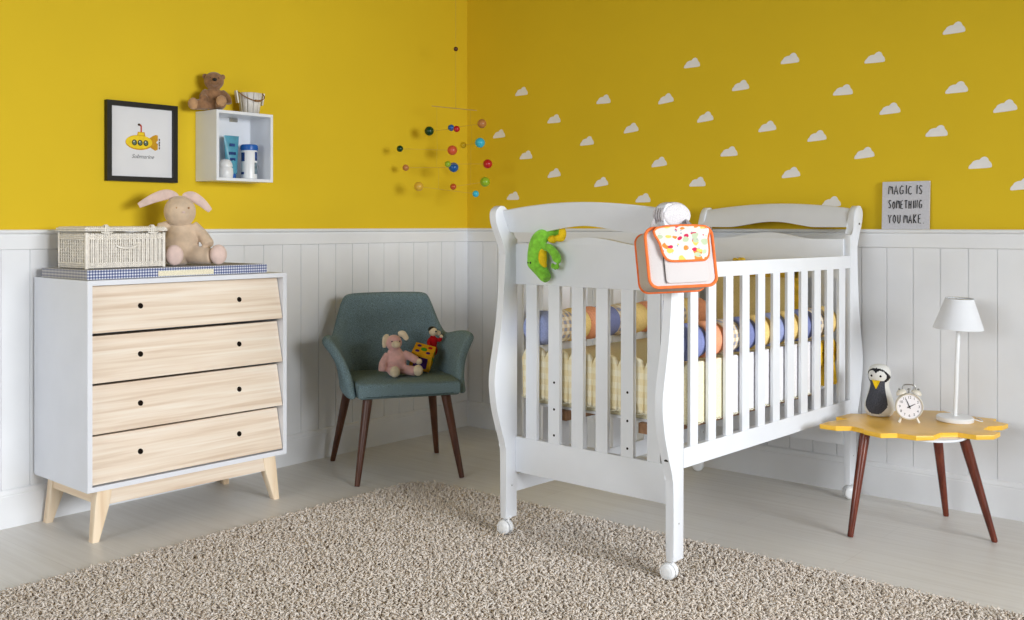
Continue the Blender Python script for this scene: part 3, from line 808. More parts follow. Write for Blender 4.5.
# bunny (faces +x)
bn = thing('bunny_toy', 'beige stuffed bunny with floppy pink ears sitting beside the wicker basket', 'soft toy', (.225, -1.985, CZ1 + .0375), math.radians(-30))
bn.scale = (1.03, 1.03, 1.03)
b = MB()
b.ell((0, .0, .078), (.058, .070, .080)); b.ell((.0, 0, .135), (.045, .052, .045))
b.tube(smooth_path([(.0, .045, .160), (.014, .082, .118), (.05, .106, .078)], 5), [.020, .021, .022, .022, .023, .023, .024, .024, .024, .024, .022], 12)
b.tube(smooth_path([(.0, -.045, .160), (.0, -.072, .150), (.0, -.09, .150)], 5), .019, 12)
b.tube(smooth_path([(.02, .04, .042), (.05, .085, .036), (.075, .118, .036)], 5), [.038, .037, .036, .035, .034, .033, .032, .032, .032, .032, .03], 14)
b.tube(smooth_path([(.02, -.035, .042), (.07, -.035, .038), (.10, -.030, .036)], 5), [.036, .036, .035, .034, .033, .033, .033, .033, .033, .033, .03], 14)
fuse(b.build('body', M['bunny'], bn), .0045, 8)
for c_, r_ in (((.098, .138, .042), (.024, .033, .040)), ((.122, -.028, .042), (.018, .034, .040))):
    b = MB(); b.ell(c_, r_); b.build('foot', M['bunny_pink'], bn)['label'] = 'pale pink foot'
b = MB(); b.ell((.012, -.004, .212), (.058, .062, .064)); b.ell((.042, .004, .202), (.032, .038, .036))
b.tube([(.0, 0, .14), (.005, 0, .18)], .03, 12)
fuse(b.build('head', M['bunny'], bn), .0045, 8)
def ear(pts, w, name='ear'):
    b = MB(); P = smooth_path(pts, 6); n = len(P)
    b.tube(P, [w * (.35 + .65 * math.sin(PI * (.08 + .86 * (i / (n - 1)) ** .85))) for i in range(n)], 12, flat=.28)
    return b.build(name, M['bunny_pink'], bn)
ear([(-.002, -.012, .268), (-.004, -.050, .280), (-.010, -.100, .266), (-.018, -.158, .236)], .021)['label'] = 'pale pink floppy ear'
ear([(.0, .008, .270), (.006, .040, .274), (.014, .078, .250), (.020, .112, .216)], .020)['label'] = 'pale pink floppy ear'
b = MB(); b.ell((.075, .008, .209), (.004, .007, .005)); b.build('nose', M['bunny_pink'], bn)
b = MB()
for yy in (-.018, .028): b.ell((.063, yy, .226), (.004, .0042, .0048), u=10, v=8)
b.build('eyes', M['bear_light'], bn)

# teddy bear on the wall box
def shelf_pt(): pass
SX0, SX1, SY0, SY1, SZ0, SZ1 = .001, .160, -1.772, -1.476, 1.343, 1.650
td = thing('teddy_bear', 'brown teddy bear sitting on the left end of the white box shelf', 'soft toy', (.085, -1.735, SZ1 + .001), math.radians(-32))
td.scale = (.93, .93, .90)
b = MB()
b.ell((0, 0, .052), (.042, .046, .052)); b.ell((0, 0, .085), (.034, .036, .03))
b.tube(smooth_path([(.0, .035, .092), (.02, .058, .066), (.03, .066, .035)], 5), [.017] * 11, 12)
b.tube(smooth_path([(.0, -.035, .092), (.028, -.050, .066), (.045, -.040, .05)], 5), [.018] * 11, 12)
b.tube(smooth_path([(.015, .025, .026), (.05, .030, .028), (.066, .030, .034)], 5), [.024] * 11, 12)
b.tube(smooth_path([(.01, -.03, .028), (.035, -.062, .026), (.045, -.088, .022)], 5), [.026] * 11, 12)
fuse(b.build('body', M['bear'], td), .0035, 5)
b = MB(); b.ell((.004, 0, .146), (.043, .046, .044)); b.ell((.0, 0, .112), (.026, .028, .02)); b.ell((.034, .002, .136), (.022, .024, .02))
fuse(b.build('head', M['bear'], td), .0035, 5)
for sg in (-1, 1):
    b = MB(); b.ell((-.006, sg * .040, .168), (.008, .012, .013)); b.build('ear', M['bear'], td)
    b = MB(); b.ell((.039, .002 + sg * .018, .156), .0038, u=10, v=8); b.build('eye', M['black'], td)['label'] = 'black eye'
b = MB(); b.ell((.056, .002, .146), (.006, .0105, .008)); b.build('nose', M['black'], td)['label'] = 'black nose'
b = MB(); b.ell((.076, .031, .042), (.012, .024, .026)); b.build('foot', M['bear_light'], td)['label'] = 'tan paw sole'
b = MB(); b.ell((.056, -.094, .026), (.020, .024, .028)); b.build('foot', M['bear_light'], td)['label'] = 'tan paw sole'

# ------------------------------------------------------------------ box shelf and what it carries
sh = thing('box_shelf', 'white open box shelf hung on the yellow left wall', 'shelf', (0, (SY0 + SY1) / 2, SZ0))
sy = (SY1 - SY0) / 2; shh = SZ1 - SZ0; tk = .013
b = MB()
b.box(SX0, SX1, -sy, -sy + tk, 0, shh, bevel=.001); b.box(SX0, SX1, sy - tk, sy, 0, shh, bevel=.001)
b.box(SX0, SX1, -sy + tk, sy - tk, 0, tk, bevel=.001); b.box(SX0, SX1, -sy + tk, sy - tk, shh - tk, shh, bevel=.001)
b.build('frame', M['lacquer'], sh)
b = MB(); b.box(SX0, SX0 + .006, -sy + tk, sy - tk, tk, shh - tk); b.build('back_panel', M['lacquer'], sh)
b = MB(); b.box(SX0 + .007, SX0 + .014, .02, .06, shh - tk - .018, shh - tk - .0005, bevel=.001); b.build('hanging_bracket', M['steel'], sh)
FZ = SZ0 + tk + .0005
M['teal_tube'] = plain('teal_plastic', (84, 160, 184), .35, .5, .1, 30)
M['blue_cap'] = plain('blue_plastic', (26, 100, 184), .35, .5, .05)
M['label_blue'] = plain('label_blue', (40, 70, 130), .5, .3, .3, 90)
M['label_grey'] = plain('label_grey', (120, 140, 150), .5, .3, .3, 90)
tb = thing('cream_tube', 'teal squeeze tube standing on its cap behind the small white jar', 'tube', (.060, -1.628, FZ))
tb.scale = (1.1, 1.25, 1.08)
b = MB(); rows = []
for i in range(9):
    t_ = i / 8; z = .022 + .158 * t_; wd = .021 + .011 * t_; dp = .019 * (1 - t_) + .0015
    rows.append([(dp * math.cos(a), wd * math.sin(a), z) for a in [2 * PI * k / 20 for k in range(20)]])
b.grid(rows, closed=True)
b.bm.verts.ensure_lookup_table(); b.bm.faces.new(b.bm.verts[-20:])
b.build('body', M['teal_tube'], tb)
b = MB(); b.lathe([(0, 0), (.017, 0), (.017, .024), (.013, .026), (0, .026)], None, 20); b.build('cap', M['blue_cap'], tb)['label'] = 'dark blue cap'
b = MB()
for zz, w2 in ((.135, .012), (.10, .016), (.075, .013)): b.box(.0095 * (1 - (zz - .022) / .2) + .004, .0098 * (1 - (zz - .022) / .2) + .0065, -w2, w2 * .7, zz, zz + .012, bevel=.001)
b.build('print', M['label_blue'], tb)['label'] = 'dark printed marks'
jr = thing('powder_jar', 'tall white jar with a blue lid inside the box shelf', 'jar', (.092, -1.556, FZ))
jr.scale = (1.07, 1.07, 1.07)
b = MB(); b.lathe([(0, 0), (.030, 0), (.033, .004), (.033, .118), (.030, .124), (0, .124)], None, 32); b.build('body', M['plastic'], jr)
b = MB(); b.lathe([(0, .122), (.0345, .122), (.0352, .126), (.0352, .140), (.033, .145), (.028, .147), (0, .147)], None, 32)
for i in range(32): b.box(.0345, .0362, -.0012, .0012, .125, .141, T(rz=2 * PI * i / 32))
b.build('lid', M['blue_cap'], jr)['label'] = 'blue ribbed lid'
b = MB()
for a0, a1, z0, z1, mi in ((-1.95, -1.2, .075, .112, 0), (.15, .75, .078, .115, 0), (.1, .8, .022, .07, 1), (-2.0, -1.3, .02, .03, 0)):
    b.mi = mi; b.grid([[(.0334 * math.cos(a0 + (a1 - a0) * i / 10), .0334 * math.sin(a0 + (a1 - a0) * i / 10), z) for i in range(11)] for z in (z0, z1)])
b.build('label_print', [M['label_blue'], M['label_grey']], jr)['label'] = 'blue and grey printed label'
sj = thing('cotton_jar', 'small round white jar at the front left of the box shelf', 'jar', (.108, -1.692, FZ))
sj.scale = (1.08, 1.12, 1.08)
b = MB(); b.lathe([(0, 0), (.026, 0), (.029, .004), (.031, .02), (.029, .040), (.024, .046), (0, .046)], None, 28); b.build('body', M['plastic'], sj)
b = MB(); b.lathe([(0, .046), (.027, .046), (.028, .050), (.026, .060), (.02, .072), (.012, .077), (0, .078)], None, 28); b.build('lid', M['plastic'], sj)
# bucket with rope on the shelf
M['whitewash'] = wood('whitewashed_slat', (206, 200, 192), (226, 222, 216), (236, 233, 228), 2, .6)
M['rope'] = plain('jute_rope', (150, 108, 66), .9, .1, .2, 200, .5, 400)
M['gap'] = plain('dark_gap', (96, 88, 78), .8, .1)
bu = thing('slat_bucket', 'small whitewashed slatted bucket with rope, right end of box shelf top', 'bucket', (.085, -1.548, SZ1 + .001))
bu.scale = (1.15, 1.15, 1.15)
b = MB(); b.lathe([(0, .002), (.034, .002), (.046, .078), (.040, .078), (.03, .006), (0, .006)], None, 28); b.build('liner', M['gap'], bu)
for i in range(11):
    a = 2 * PI * i / 11; b = MB(); hw0, hw1 = .0095, .0128
    r0, r1 = .036, .0485
    rows = [[(r * math.cos(a + d / r), r * math.sin(a + d / r), z) for d in (-hw, -hw / 2, 0, hw / 2, hw)] for r, hw, z in ((r0, hw0, 0), ((r0 + r1) / 2, (hw0 + hw1) / 2, .04), (r1, hw1, .082))]
    b.grid(rows); o = b.build('slat', M['whitewash'], bu); s_ = o.modifiers.new('thick', 'SOLIDIFY'); s_.thickness = .004
for sg in (-1, 1):
    b = MB(); b.box(-.007, .007, sg * .0478 - .003, sg * .0478 + .003, .05, .098, T(rx=-sg * .18), bevel=.002); b.build('handle_lug', M['whitewash'], bu)
b = MB()
P = smooth_path([(.0, -.060, .088), (.03, -.048, .066), (.047, -.02, .052), (.051, 0, .050), (.047, .02, .054), (.03, .048, .068), (.0, .060, .088)], 6)
b.tube(P, .0019, 6); b.build('rope_handle', M['rope'], bu)['label'] = 'brown rope handle'
b = MB(); b.tube([(.0515, -.013, .050), (.053, 0, .0495), (.0515, .013, .051)], .0042, 8); b.build('grip', M['rope'], bu)['label'] = 'brown wooden grip'

# ------------------------------------------------------------------ framed submarine picture
PY0, PY1, PZ0, PZ1 = -2.197, -1.874, 1.332, 1.664
fr = thing('picture_frame', 'black framed yellow submarine picture hung above the drawer chest', 'picture', (0, (PY0 + PY1) / 2, (PZ0 + PZ1) / 2))
hw, hh, bw_ = (PY1 - PY0) / 2, (PZ1 - PZ0) / 2, .021
b = MB()
for (y0, y1, z0, z1) in ((-hw, -hw + bw_, -hh, hh), (hw - bw_, hw, -hh, hh), (-hw + bw_, hw - bw_, -hh, -hh + bw_), (-hw + bw_, hw - bw_, hh - bw_, hh)):
    b.box(.002, .024, y0, y1, z0, z1, bevel=.001)
b.build('frame', M['black'], fr)
M['paper'] = plain('print_paper', (226, 226, 228), .6, .3, .01)
M['sub_y'] = plain('print_yellow', (238, 206, 40), .6, .2, .05, 60)
M['sub_o'] = plain('print_ochre', (206, 154, 30), .6, .2, .08, 60)
M['sub_d'] = plain('print_brown', (70, 52, 34), .6, .2, .1, 60)
M['sub_g'] = plain('print_green', (96, 120, 98), .6, .2, .1, 60)
M['sub_r'] = plain('print_red', (196, 60, 40), .6, .2, .1, 60)
M['ink'] = plain('grey_ink', (120, 120, 122), .7, .2, .05)
M['ink_black'] = plain('black_ink', (34, 34, 36), .7, .2, .05)
b = MB(); b.box(.004, .010, -hw + bw_, hw - bw_, -hh + bw_, hh - bw_); b.build('print', M['paper'], fr)
PMX = Matrix(((0, 0, 1, .0100), (1, 0, 0, 0), (0, 1, 0, 0), (0, 0, 0, 1)))   # (y,z) drawing -> picture plane
def ellp(cx, cy, a, c, n=36, p=1.0): return [(cx + a * math.cos(2 * PI * i / n), cy + c * math.sin(2 * PI * i / n)) for i in range(n)]
b = MB()
b.mi = 1; b.prism([(.036, .020), (.050, .030), (.064, .036), (.074, .034), (.074, .012), (.066, .004), (.074, -.004), (.074, -.026), (.062, -.032), (.050, -.026), (.036, -.018)], .0004, PMX)
b.mi = 1; b.prism(ellp(-.012, -.001, .062, .0315), .0006, PMX)
b.mi = 0; b.prism(ellp(-.012, .001, .060, .028), .0009, PMX)
b.mi = 1; b.prism([(-.022, .028), (-.018, .044), (.012, .044), (.016, .028)], .0010, PMX)
b.mi = 0; b.prism([(-.017, .030), (-.014, .041), (.008, .041), (.011, .030)], .0012, PMX)
b.mi = 4; b.prism([(-.006, .044), (-.006, .066), (-.012, .071), (-.012, .077), (-.004, .075), (0, .069), (0, .044)], .0010, PMX)
b.mi = 2; b.prism(ellp(-.013, .074, .0055, .005), .0012, PMX)
for cx in (-.034, -.008, .018):
    b.mi = 2; b.prism(ellp(cx, -.002, .0115, .0125), .0012, PMX); b.mi = 3; b.prism(ellp(cx, -.002, .008, .009), .0014, PMX)
    b.mi = 5; b.prism(ellp(cx - .002, .002, .0025, .003, 12), .0016, PMX)
b.mi = 2
for zz in (.016, .004, -.008, -.020): b.prism(ellp(.081, zz, .0028, .005, 12), .0008, PMX)
b.prism([(.07, -.003), (.082, -.003), (.082, -.001), (.07, -.001)], .0008, PMX)
b.build('submarine_drawing', [M['sub_y'], M['sub_o'], M['sub_d'], M['sub_g'], M['sub_r'], M['paper']], fr)['label'] = 'yellow submarine drawing'
text_mesh('caption', 'Submarine', .024, M['ink'], fr, PMX @ T(.004, -.060, .0006), shear=.35)['label'] = 'grey script caption'

# ------------------------------------------------------------------ lettered sign on the rail
sgn = thing('lettered_sign', 'white square sign lettered MAGIC IS SOMETHING YOU MAKE on the rail', 'sign', (2.495, -.0165, 1.1325), rot=(math.radians(-3), 0, 0))
M['sign_white'] = plain('sign_white', (205, 205, 212), .6, .3, .04, 120)
b = MB(); b.box(-.099, .095, -.0085, .0, 0, .199, bevel=.001); b.build('board', M['sign_white'], sgn)
ST = {'M': [[(0, 0), (.02, .75), (.12, .98), (.42, .95), (.5, .5), (.55, .95), (.85, .9), (.9, 0)]], 'A': [[(0, 0), (.42, 1), (.85, 0)], [(.15, .36), (.7, .36)]],
      'G': [[(.8, .9), (.45, 1), (.1, .7), (.05, .3), (.3, 0), (.75, .1), (.82, .45), (.5, .45)]], 'I': [[(.3, 0), (.35, 1)]], 'C': [[(.75, .9), (.4, 1), (.08, .6), (.15, .15), (.5, 0), (.8, .15)]],
      'S': [[(.75, .88), (.4, 1), (.1, .75), (.4, .52), (.7, .3), (.5, .02), (.08, .12)]], 'O': [[(.4, 1), (.1, .7), (.08, .3), (.4, 0), (.72, .3), (.7, .7), (.4, 1)]],
      'E': [[(.7, 1), (.1, .95), (.1, .03), (.72, 0)], [(.1, .5), (.58, .52)]], 'T': [[(0, .96), (.85, 1)], [(.42, .97), (.42, 0)]], 'H': [[(.08, 1), (.1, 0)], [(.72, 1), (.7, 0)], [(.1, .5), (.7, .5)]],
      'N': [[(.08, 0), (.1, .98), (.7, .03), (.74, 1)]], 'Y': [[(0, 1), (.4, .52), (.8, 1)], [(.4, .52), (.38, 0)]], 'U': [[(.08, 1), (.1, .2), (.4, 0), (.7, .2), (.75, 1)]],
      'K': [[(.1, 1), (.1, 0)], [(.75, 1), (.12, .48), (.78, 0)]], '.': [[(.2, .02), (.26, .02)]]}
def letters(txt, xs, xe, z0, h, seed):
    b = MB()
    r_ = random.Random(seed); adv = [(.52 if c == 'I' else .40 if c == ' ' else .35 if c == '.' else 1.0) for c in txt]
    tot = sum(adv); x = xs; u = (xe - xs) / tot
    for c, a in zip(txt, adv):
        if c != ' ':
            hh_ = h * r_.uniform(.92, 1.04); zz = z0 + r_.uniform(-.0015, .0015); w_ = u * .80
            for st in ST[c]:
                b.tube([(x + p[0] * w_ * (1 if c != 'I' else .8), -.0087, zz + p[1] * hh_) for p in st], .0021, 6, flat=1.0)
        x += u * a
    b.build('text_line', M['ink_black'], sgn)['label'] = 'black hand drawn letters reading ' + txt
letters('MAGIC IS', -.072, .074, .146, .036, 1); letters('SOMETHING', -.072, .070, .086, .033, 2); letters('YOU MAKE.', -.072, .076, .025, .035, 3)

# ------------------------------------------------------------------ cloud stickers
M['cloud'] = plain('cloud_white', (240, 238, 237), .7, .2, .02)
ROWS = [[(954, 28, 2.680, 1.949)],
 [(692, 63, 1.471, 1.931), (790, 58, 1.973, 1.900), (874, 57, 2.357, 1.863)],
 [(521, 91, .405, 1.884), (603, 99, .953, 1.797), (665, 98, 1.324, 1.771), (740, 85, 1.728, 1.800), (843, 90, 2.218, 1.737), (956, 87, 2.690, 1.707)],
 [(554, 119, .631, 1.718), (705, 117, 1.542, 1.666), (889, 108, 2.421, 1.641), (1005, 106, 2.872, 1.618)],
 [(499, 134, .242, 1.660), (587, 141, .848, 1.588), (631, 128, 1.121, 1.639), (767, 126, 1.862, 1.601), (816, 136, 2.099, 1.544), (936, 131, 2.612, 1.535)],
 [(526, 155, .437, 1.533), (659, 162, 1.286, 1.461), (729, 151, 1.669, 1.495), (864, 153, 2.311, 1.459), (980, 163, 2.780, 1.398)],
 [(554, 173, .631, 1.428), (601, 182, .937, 1.372), (697, 182, 1.501, 1.357), (790, 172, 1.977, 1.386), (1022, 184, 2.934, 1.310)],
 [(513, 196, .344, 1.311), (643, 198, 1.193, 1.285), (831, 202, 2.164, 1.251)]]
ORD = ['first', 'second', 'third', 'fourth', 'fifth', 'sixth', 'seventh', 'eighth']
cloud_out = smooth_path([(-.043, -.021, 0), (-.041, -.009, 0), (-.033, -.001, 0), (-.026, .008, 0), (-.012, .013, 0), (-.002, .0135, 0), (.006, .021, 0), (.018, .025, 0), (.029, .019, 0), (.034, .007, 0), (.041, -.002, 0), (.044, -.013, 0), (.041, -.021, 0), (.02, -.0225, 0), (-.02, -.0225, 0)], 4, closed=True)
b = MB(); b.prism([(p.x, p.y) for p in cloud_out], .0008, Matrix(((1, 0, 0, 0), (0, 0, -1, 0), (0, 1, 0, 0), (0, 0, 0, 1))))
cm = b.build('cloud_sticker', M['cloud']); used = False
rnd = random.Random(5)
for ri, row in enumerate(ROWS):
    for ci, (px_, py_, x, z) in enumerate(row):
        o = cm if not used else cm.copy()
        if used: COL.objects.link(o)
        used = True
        o.location = (x, -.0002, z); o.rotation_euler = (0, math.radians(rnd.uniform(-6, 1)), 0); o.scale = (1.0, 1, .96)
        pos = 'only one in the topmost row' if ri == 0 else '%s from left in %s row down' % (ORD[ci], ORD[ri])
        tag(o, 'white cloud sticker on yellow wall, ' + pos, 'wall sticker', 'cloud stickers on the yellow wall')

# ------------------------------------------------------------------ hanging ball mobile
CAM = Vector((3.964, -4.312, 1.15)); FWD = Vector((-.64368, .76529, 0)); RGT = Vector((.76529, .64368, 0))
MC = Vector((.294, -.408, 0))     # the mobile's hanging point in plan
mo = thing('ball_mobile', 'hanging mobile of coloured wooden balls on thin rods in the corner', 'mobile', (MC.x, MC.y, RZ - .002))
M['thread'] = plain('thread', (176, 160, 96), .8, .1)
M['rod'] = plain('thin_rod', (196, 164, 92), .5, .3)
BC = dict(green=(10, 62, 34), blue=(20, 92, 168), red=(190, 26, 34), tan=(186, 124, 70), cyan=(60, 190, 220), salmon=(214, 92, 58), yellow=(214, 178, 20), lime=(146, 182, 40), gold=(224, 178, 62), orange=(192, 84, 36))
for k_, c_ in BC.items(): M['ball_' + k_] = plain('ball_' + k_, c_, .3, .5, .04)
def mp(u, z, w=0.0):
    """plan offset u across, w deep, height z (room height)"""
    p = RGT * u + FWD * w; return Vector((p.x, p.y, z - (RZ - .002)))
MD = 5.35
def px2(x, y): return ((x - 456) * MD / 1017, 1.15 - (y - 225) * MD / 1017)
b = MB(); b.tube([mp(0, RZ - .002), mp(0, px2(456, 108.4)[1])], .0007, 5); b.build('thread', M['thread'], mo)
b = MB(); b.ell(mp(0, px2(456, 49)[1]), .012); b.build('top_bead', M['walnut'], mo)['label'] = 'small dark bead'
b = MB(); u0, z0 = px2(432, 106); u1, z1 = px2(477, 110.5); b.tube([mp(u0, z0), mp(u1, z1)], .0024, 6); b.build('rod', M['rod'], mo)
arms = [((428.5, 130, 'green', .0235), (457.5, 130, 'red', .016), 437), ((482.5, 125, 'tan', .0225), (450.5, 126.5, 'blue', .0165), 471),
        ((451.5, 149, 'salmon', .0250), (402, 150, 'green', .0160), 437), ((480.5, 143.5, 'cyan', .0245), (463, 144.5, 'yellow', .0155), 472),
        ((453.5, 167, 'blue', .0245), (406.5, 168, 'tan', .0160), 437), ((487.5, 163, 'red', .0235), (449, 165, 'lime', .0155), 471),
        ((420, 187, 'gold', .0225), (475.5, 193.5, 'cyan', .0165), 439), ((485, 181.5, 'lime', .0245), (454, 187, 'orange', .0155), 471)]
hang = {0: z0, 1: z1}
for i, (A, B, pc) in enumerate(arms):
    (ua, za), (ub, zb) = px2(A[0], A[1]), px2(B[0], B[1]); w = (.06, -.07, .09, -.05, .03, .08, -.06, .05)[i]
    b = MB(); b.tube([mp(ua, za, w), mp(ub, zb, -w)], .0008, 5); b.build('rod', M['rod'], mo)
    for (u, z, c, r, ww) in ((ua, za, A[2], A[3], w), (ub, zb, B[2], B[3], -w)):
        q = MB(); q.ell(mp(u, z, ww), r * 1.06, u=24, v=16); q.build('ball', M['ball_' + c], mo)['label'] = ('large ' if r > .02 else 'small ') + c + ' ball'
    side_ = i % 2; up = (pc - 456) * MD / 1017; f = (up - ua) / (ub - ua); zc = za + (zb - za) * f; wc = w + (-2 * w) * f
    b = MB(); b.tube([mp(up, hang[side_], 0), mp(up, zc, wc)], .0004, 5); b.build('thread', M['thread'], mo); hang[side_] = zc

# ------------------------------------------------------------------ teal armchair
CHC = (.461, -.988)
chair = thing('teal_armchair', 'grey teal upholstered armchair with flared arms and dark wooden legs', 'armchair', (CHC[0], CHC[1], 0), math.atan2(.8601, .5101))
rim = [(-.372, .066, .610), (-.370, .030, .624), (-.354, -.030, .628), (-.324, -.100, .616), (-.292, -.175, .603), (-.264, -.222, .675), (-.240, -.248, .752), (-.220, -.260, .800), (-.198, -.268, .818), (-.1, -.275, .820), (0, -.278, .821)]
base = [(-.274, .262), (-.278, .17), (-.276, .08), (-.268, -.02), (-.255, -.11), (-.236, -.165), (-.207, -.20), (-.187, -.215), (-.165, -.222), (-.09, -.232), (0, -.235)]
def mirror(seq): return list(seq) + [tuple([-p[0]] + list(p[1:])) for p in reversed(seq[:-1])]
RIM, BAS = mirror(rim), mirror(base)
rows = []
for j in range(8):
    t_ = j / 7; row = []
    for i, (R_, B_) in enumerate(zip(RIM, BAS)):
        k = min(i, len(RIM) - 1 - i); p = 2.3 if k < 4 else 2.3 - 1.3 * min(1, (k - 3) / 4)
        f = t_ ** p; bow_ = -.012 * math.sin(PI * t_) if k > 5 else .0
        u = B_[0] + (R_[0] - B_[0]) * f; w = B_[1] + (R_[1] - B_[1]) * (t_ ** (.85 if k < 4 else 1.1)) + bow_
        row.append((u, -w, .374 + (R_[2] - .374) * t_))
    rows.append(row)
b = MB(); b.grid(rows); o = b.build('shell', M['teal'], chair, sharp=180)
s_ = o.modifiers.new('padding', 'SOLIDIFY'); s_.thickness = .044; s_.offset = -1.0; s_.use_rim = True
subsurf(o, 2); SHELL = o
b = MB(); seat_out = [(-.232, .262), (.232, .262), (.236, .10), (.232, -.10), (.19, -.205), (-.19, -.205), (-.232, -.10), (-.236, .10)]
b.prism([(u, -w) for u, w in seat_out], .070, None, bevel=.020, seg=4, z0=.376)
b.build('seat', M['teal'], chair, sharp=60)
b = MB(); b.tube(smooth_path([(-.2, -.2605, .388), (-.1, -.2615, .387), (0, -.262, .387), (.1, -.2615, .387), (.2, -.2605, .388)], 4), .0015, 6); b.build('seam', M['piping_teal'], chair)
for sx in (-1, 1):
    for (fu, fw_, tu, tw) in ((.240, .262, .180, .200), (.262, -.262, .205, -.150)):
        b = MB(); a_, c_ = Vector((sx * fu, -fw_, 0)), Vector((sx * tu, -tw, .3755)); d_ = (c_ - a_)
        b.tube([a_, a_ + d_ * .02, a_ + d_ * .5, c_], [.0115, .0125, .0175, .0225], 18); b.build('leg', M['walnut'], chair)

def chair_pt(u, w, z):
    c, s = math.cos(chair.rotation_euler.z), math.sin(chair.rotation_euler.z)
    return (CHC[0] + c * u + s * w, CHC[1] + s * u - c * w, z)
SEATZ = .4465
# pink plush toy leaning on the chair back
pk_ = thing('plush_lamb', 'pink plush lamb with cream muzzle and paws sitting on the teal armchair', 'soft toy', chair_pt(-.018, .045, SEATZ), math.atan2(-.51, .86) - .05)
pk_.scale = (1.07, 1.07, 1.04)
b = MB()
b.ell((0, 0, .062), (.036, .048, .060)); b.ell((-.006, -.002, .102), (.028, .034, .028))
b.tube(smooth_path([(0, -.034, .098), (.014, -.056, .06), (.022, -.062, .024)], 5), [.016, .016, .017, .018, .018, .019, .019, .019, .019, .018, .016], 12)
b.tube(smooth_path([(0, .034, .100), (.012, .066, .082), (.02, .092, .066)], 5), [.016, .016, .017, .018, .018, .018, .018, .018, .018, .017, .015], 12)
b.tube(smooth_path([(.01, -.020, .03), (.045, -.018, .026), (.06, -.016, .026)], 5), .023, 12)
b.tube(smooth_path([(.01, .026, .03), (.035, .058, .026), (.045, .078, .024)], 5), .022, 12)
fuse(b.build('body', M['pink'], pk_), .0035, 4)
b = MB(); b.ell((0, -.008, .148), (.034, .036, .036)); b.ell((0, -.006, .118), (.022, .024, .018)); fuse(b.build('head', M['pink'], pk_), .0035, 4)
b = MB(); b.ell((.030, -.004, .144), (.017, .020, .016)); b.build('muzzle', M['cream_p'], pk_)['label'] = 'cream muzzle'
for (c_, r_) in (((.074, -.016, .028), (.014, .022, .025)), ((.058, .088, .028), (.015, .022, .025)), ((.026, .098, .063), (.014, .014, .014))):
    b = MB(); b.ell(c_, r_); b.build('paw', M['cream_p'], pk_)['label'] = 'cream paw'
for pts in ([(-.002, -.030, .178), (.004, -.046, .168), (.006, -.051, .128)], [(-.002, .012, .184), (.004, .032, .186), (.006, .050, .160)]):
    b = MB(); b.tube(smooth_path(pts, 5), [.008, .011, .013, .014, .015, .015, .014, .013, .012, .010, .006], 10, flat=.45); b.build('ear', M['cream_p'], pk_)['label'] = 'cream ear'
b = MB()
for yy in (-.022, .012): b.ell((.034, yy, .158), .0032, u=10, v=8)
b.build('eyes', M['black'], pk_)['label'] = 'dark eyes'
# soft activity cube with a doll clipped on it
M['cube_y'] = plain('mustard_felt', (222, 166, 36), .9, .1, .08, 60, .3, 300)
M['purple'] = plain('purple_felt', (74, 40, 110), .9, .1, .08)
M['doll_red'] = plain('red_felt', (186, 26, 34), .9, .1, .1)
M['felt_green'] = plain('green_felt', (70, 150, 50), .9, .1, .1)
ac = thing('soft_cube', 'yellow soft activity cube leaning against the right arm of armchair', 'toy cube', chair_pt(.126, -.015, SEATZ + .072), rot=(math.radians(22), math.radians(14), chair.rotation_euler.z + math.radians(-22)))
ac.scale = (1.15, 1.15, 1.15)
b = MB(); b.box(-.043, .043, -.043, .043, -.038, .038, bevel=.008, seg=3)
b.build('body', M['cube_y'], ac)
b = MB(); b.box(-.028, .028, -.0445, -.038, -.025, .024, bevel=.002); b.build('window_patch', M['purple'], ac)['label'] = 'dark purple patch'
for (x, y, mt) in ((-.024, -.022, 'purple'), (.022, -.022, 'purple'), (-.024, .022, 'purple'), (.022, .022, 'doll_red'), (0, 0, 'felt_green')):
    b = MB(); b.lathe([(0, 0), (.009 if mt != 'felt_green' else .013, 0), (.008 if mt != 'felt_green' else .012, .002), (0, .002)], T(x, y, .038), 16); b.build('felt_dot', M[mt], ac)['label'] = mt.replace('_', ' ').replace('felt ', '').replace('doll ', '') + ' dot'
b = MB()
for (y, z) in ((-.02, .018), (.02, -.012), (.018, .020)): b.lathe([(0, 0), (.008, 0), (.007, .002), (0, .002)], T(.043, y, z, ry=PI / 2), 14)
b.build('side_dots', M['felt_green'], ac)['label'] = 'dark green dots'
dl = thing('clown_doll', 'small red doll with cream head perched behind the yellow soft cube', 'doll', chair_pt(.195, -.085, SEATZ + .125), chair.rotation_euler.z - PI / 2 + .3)
b = MB(); b.ell((0, 0, .010), (.018, .022, .034)); b.ell((0, 0, -.03), (.02, .024, .03))
b.tube(smooth_path([(0, -.016, .026), (.012, -.032, .012), (.02, -.03, -.006)], 4), .008, 8); b.tube(smooth_path([(0, .016, .026), (.012, .032, .016), (.018, .036, .032)], 4), .008, 8)
fuse(b.build('body', M['doll_red'], dl), .003, 2)
b = MB(); b.ell((.004, 0, .060), (.020, .021, .021)); b.ell((.004, .030, .052), (.012, .012, .012)); b.build('head', M['cream_p'], dl)
b = MB(); b.ell((-.004, 0, .070), (.019, .022, .016)); b.ell((.022, .004, .062), (.005, .006, .005)); b.build('cap', M['black'], dl)['label'] = 'black cap and nose'
b = MB(); b.ell((.018, -.028, -.010), (.009, .009, .009)); b.ell((.018, .037, .036), (.009, .009, .009)); b.build('hands', M['cream_p'], dl)

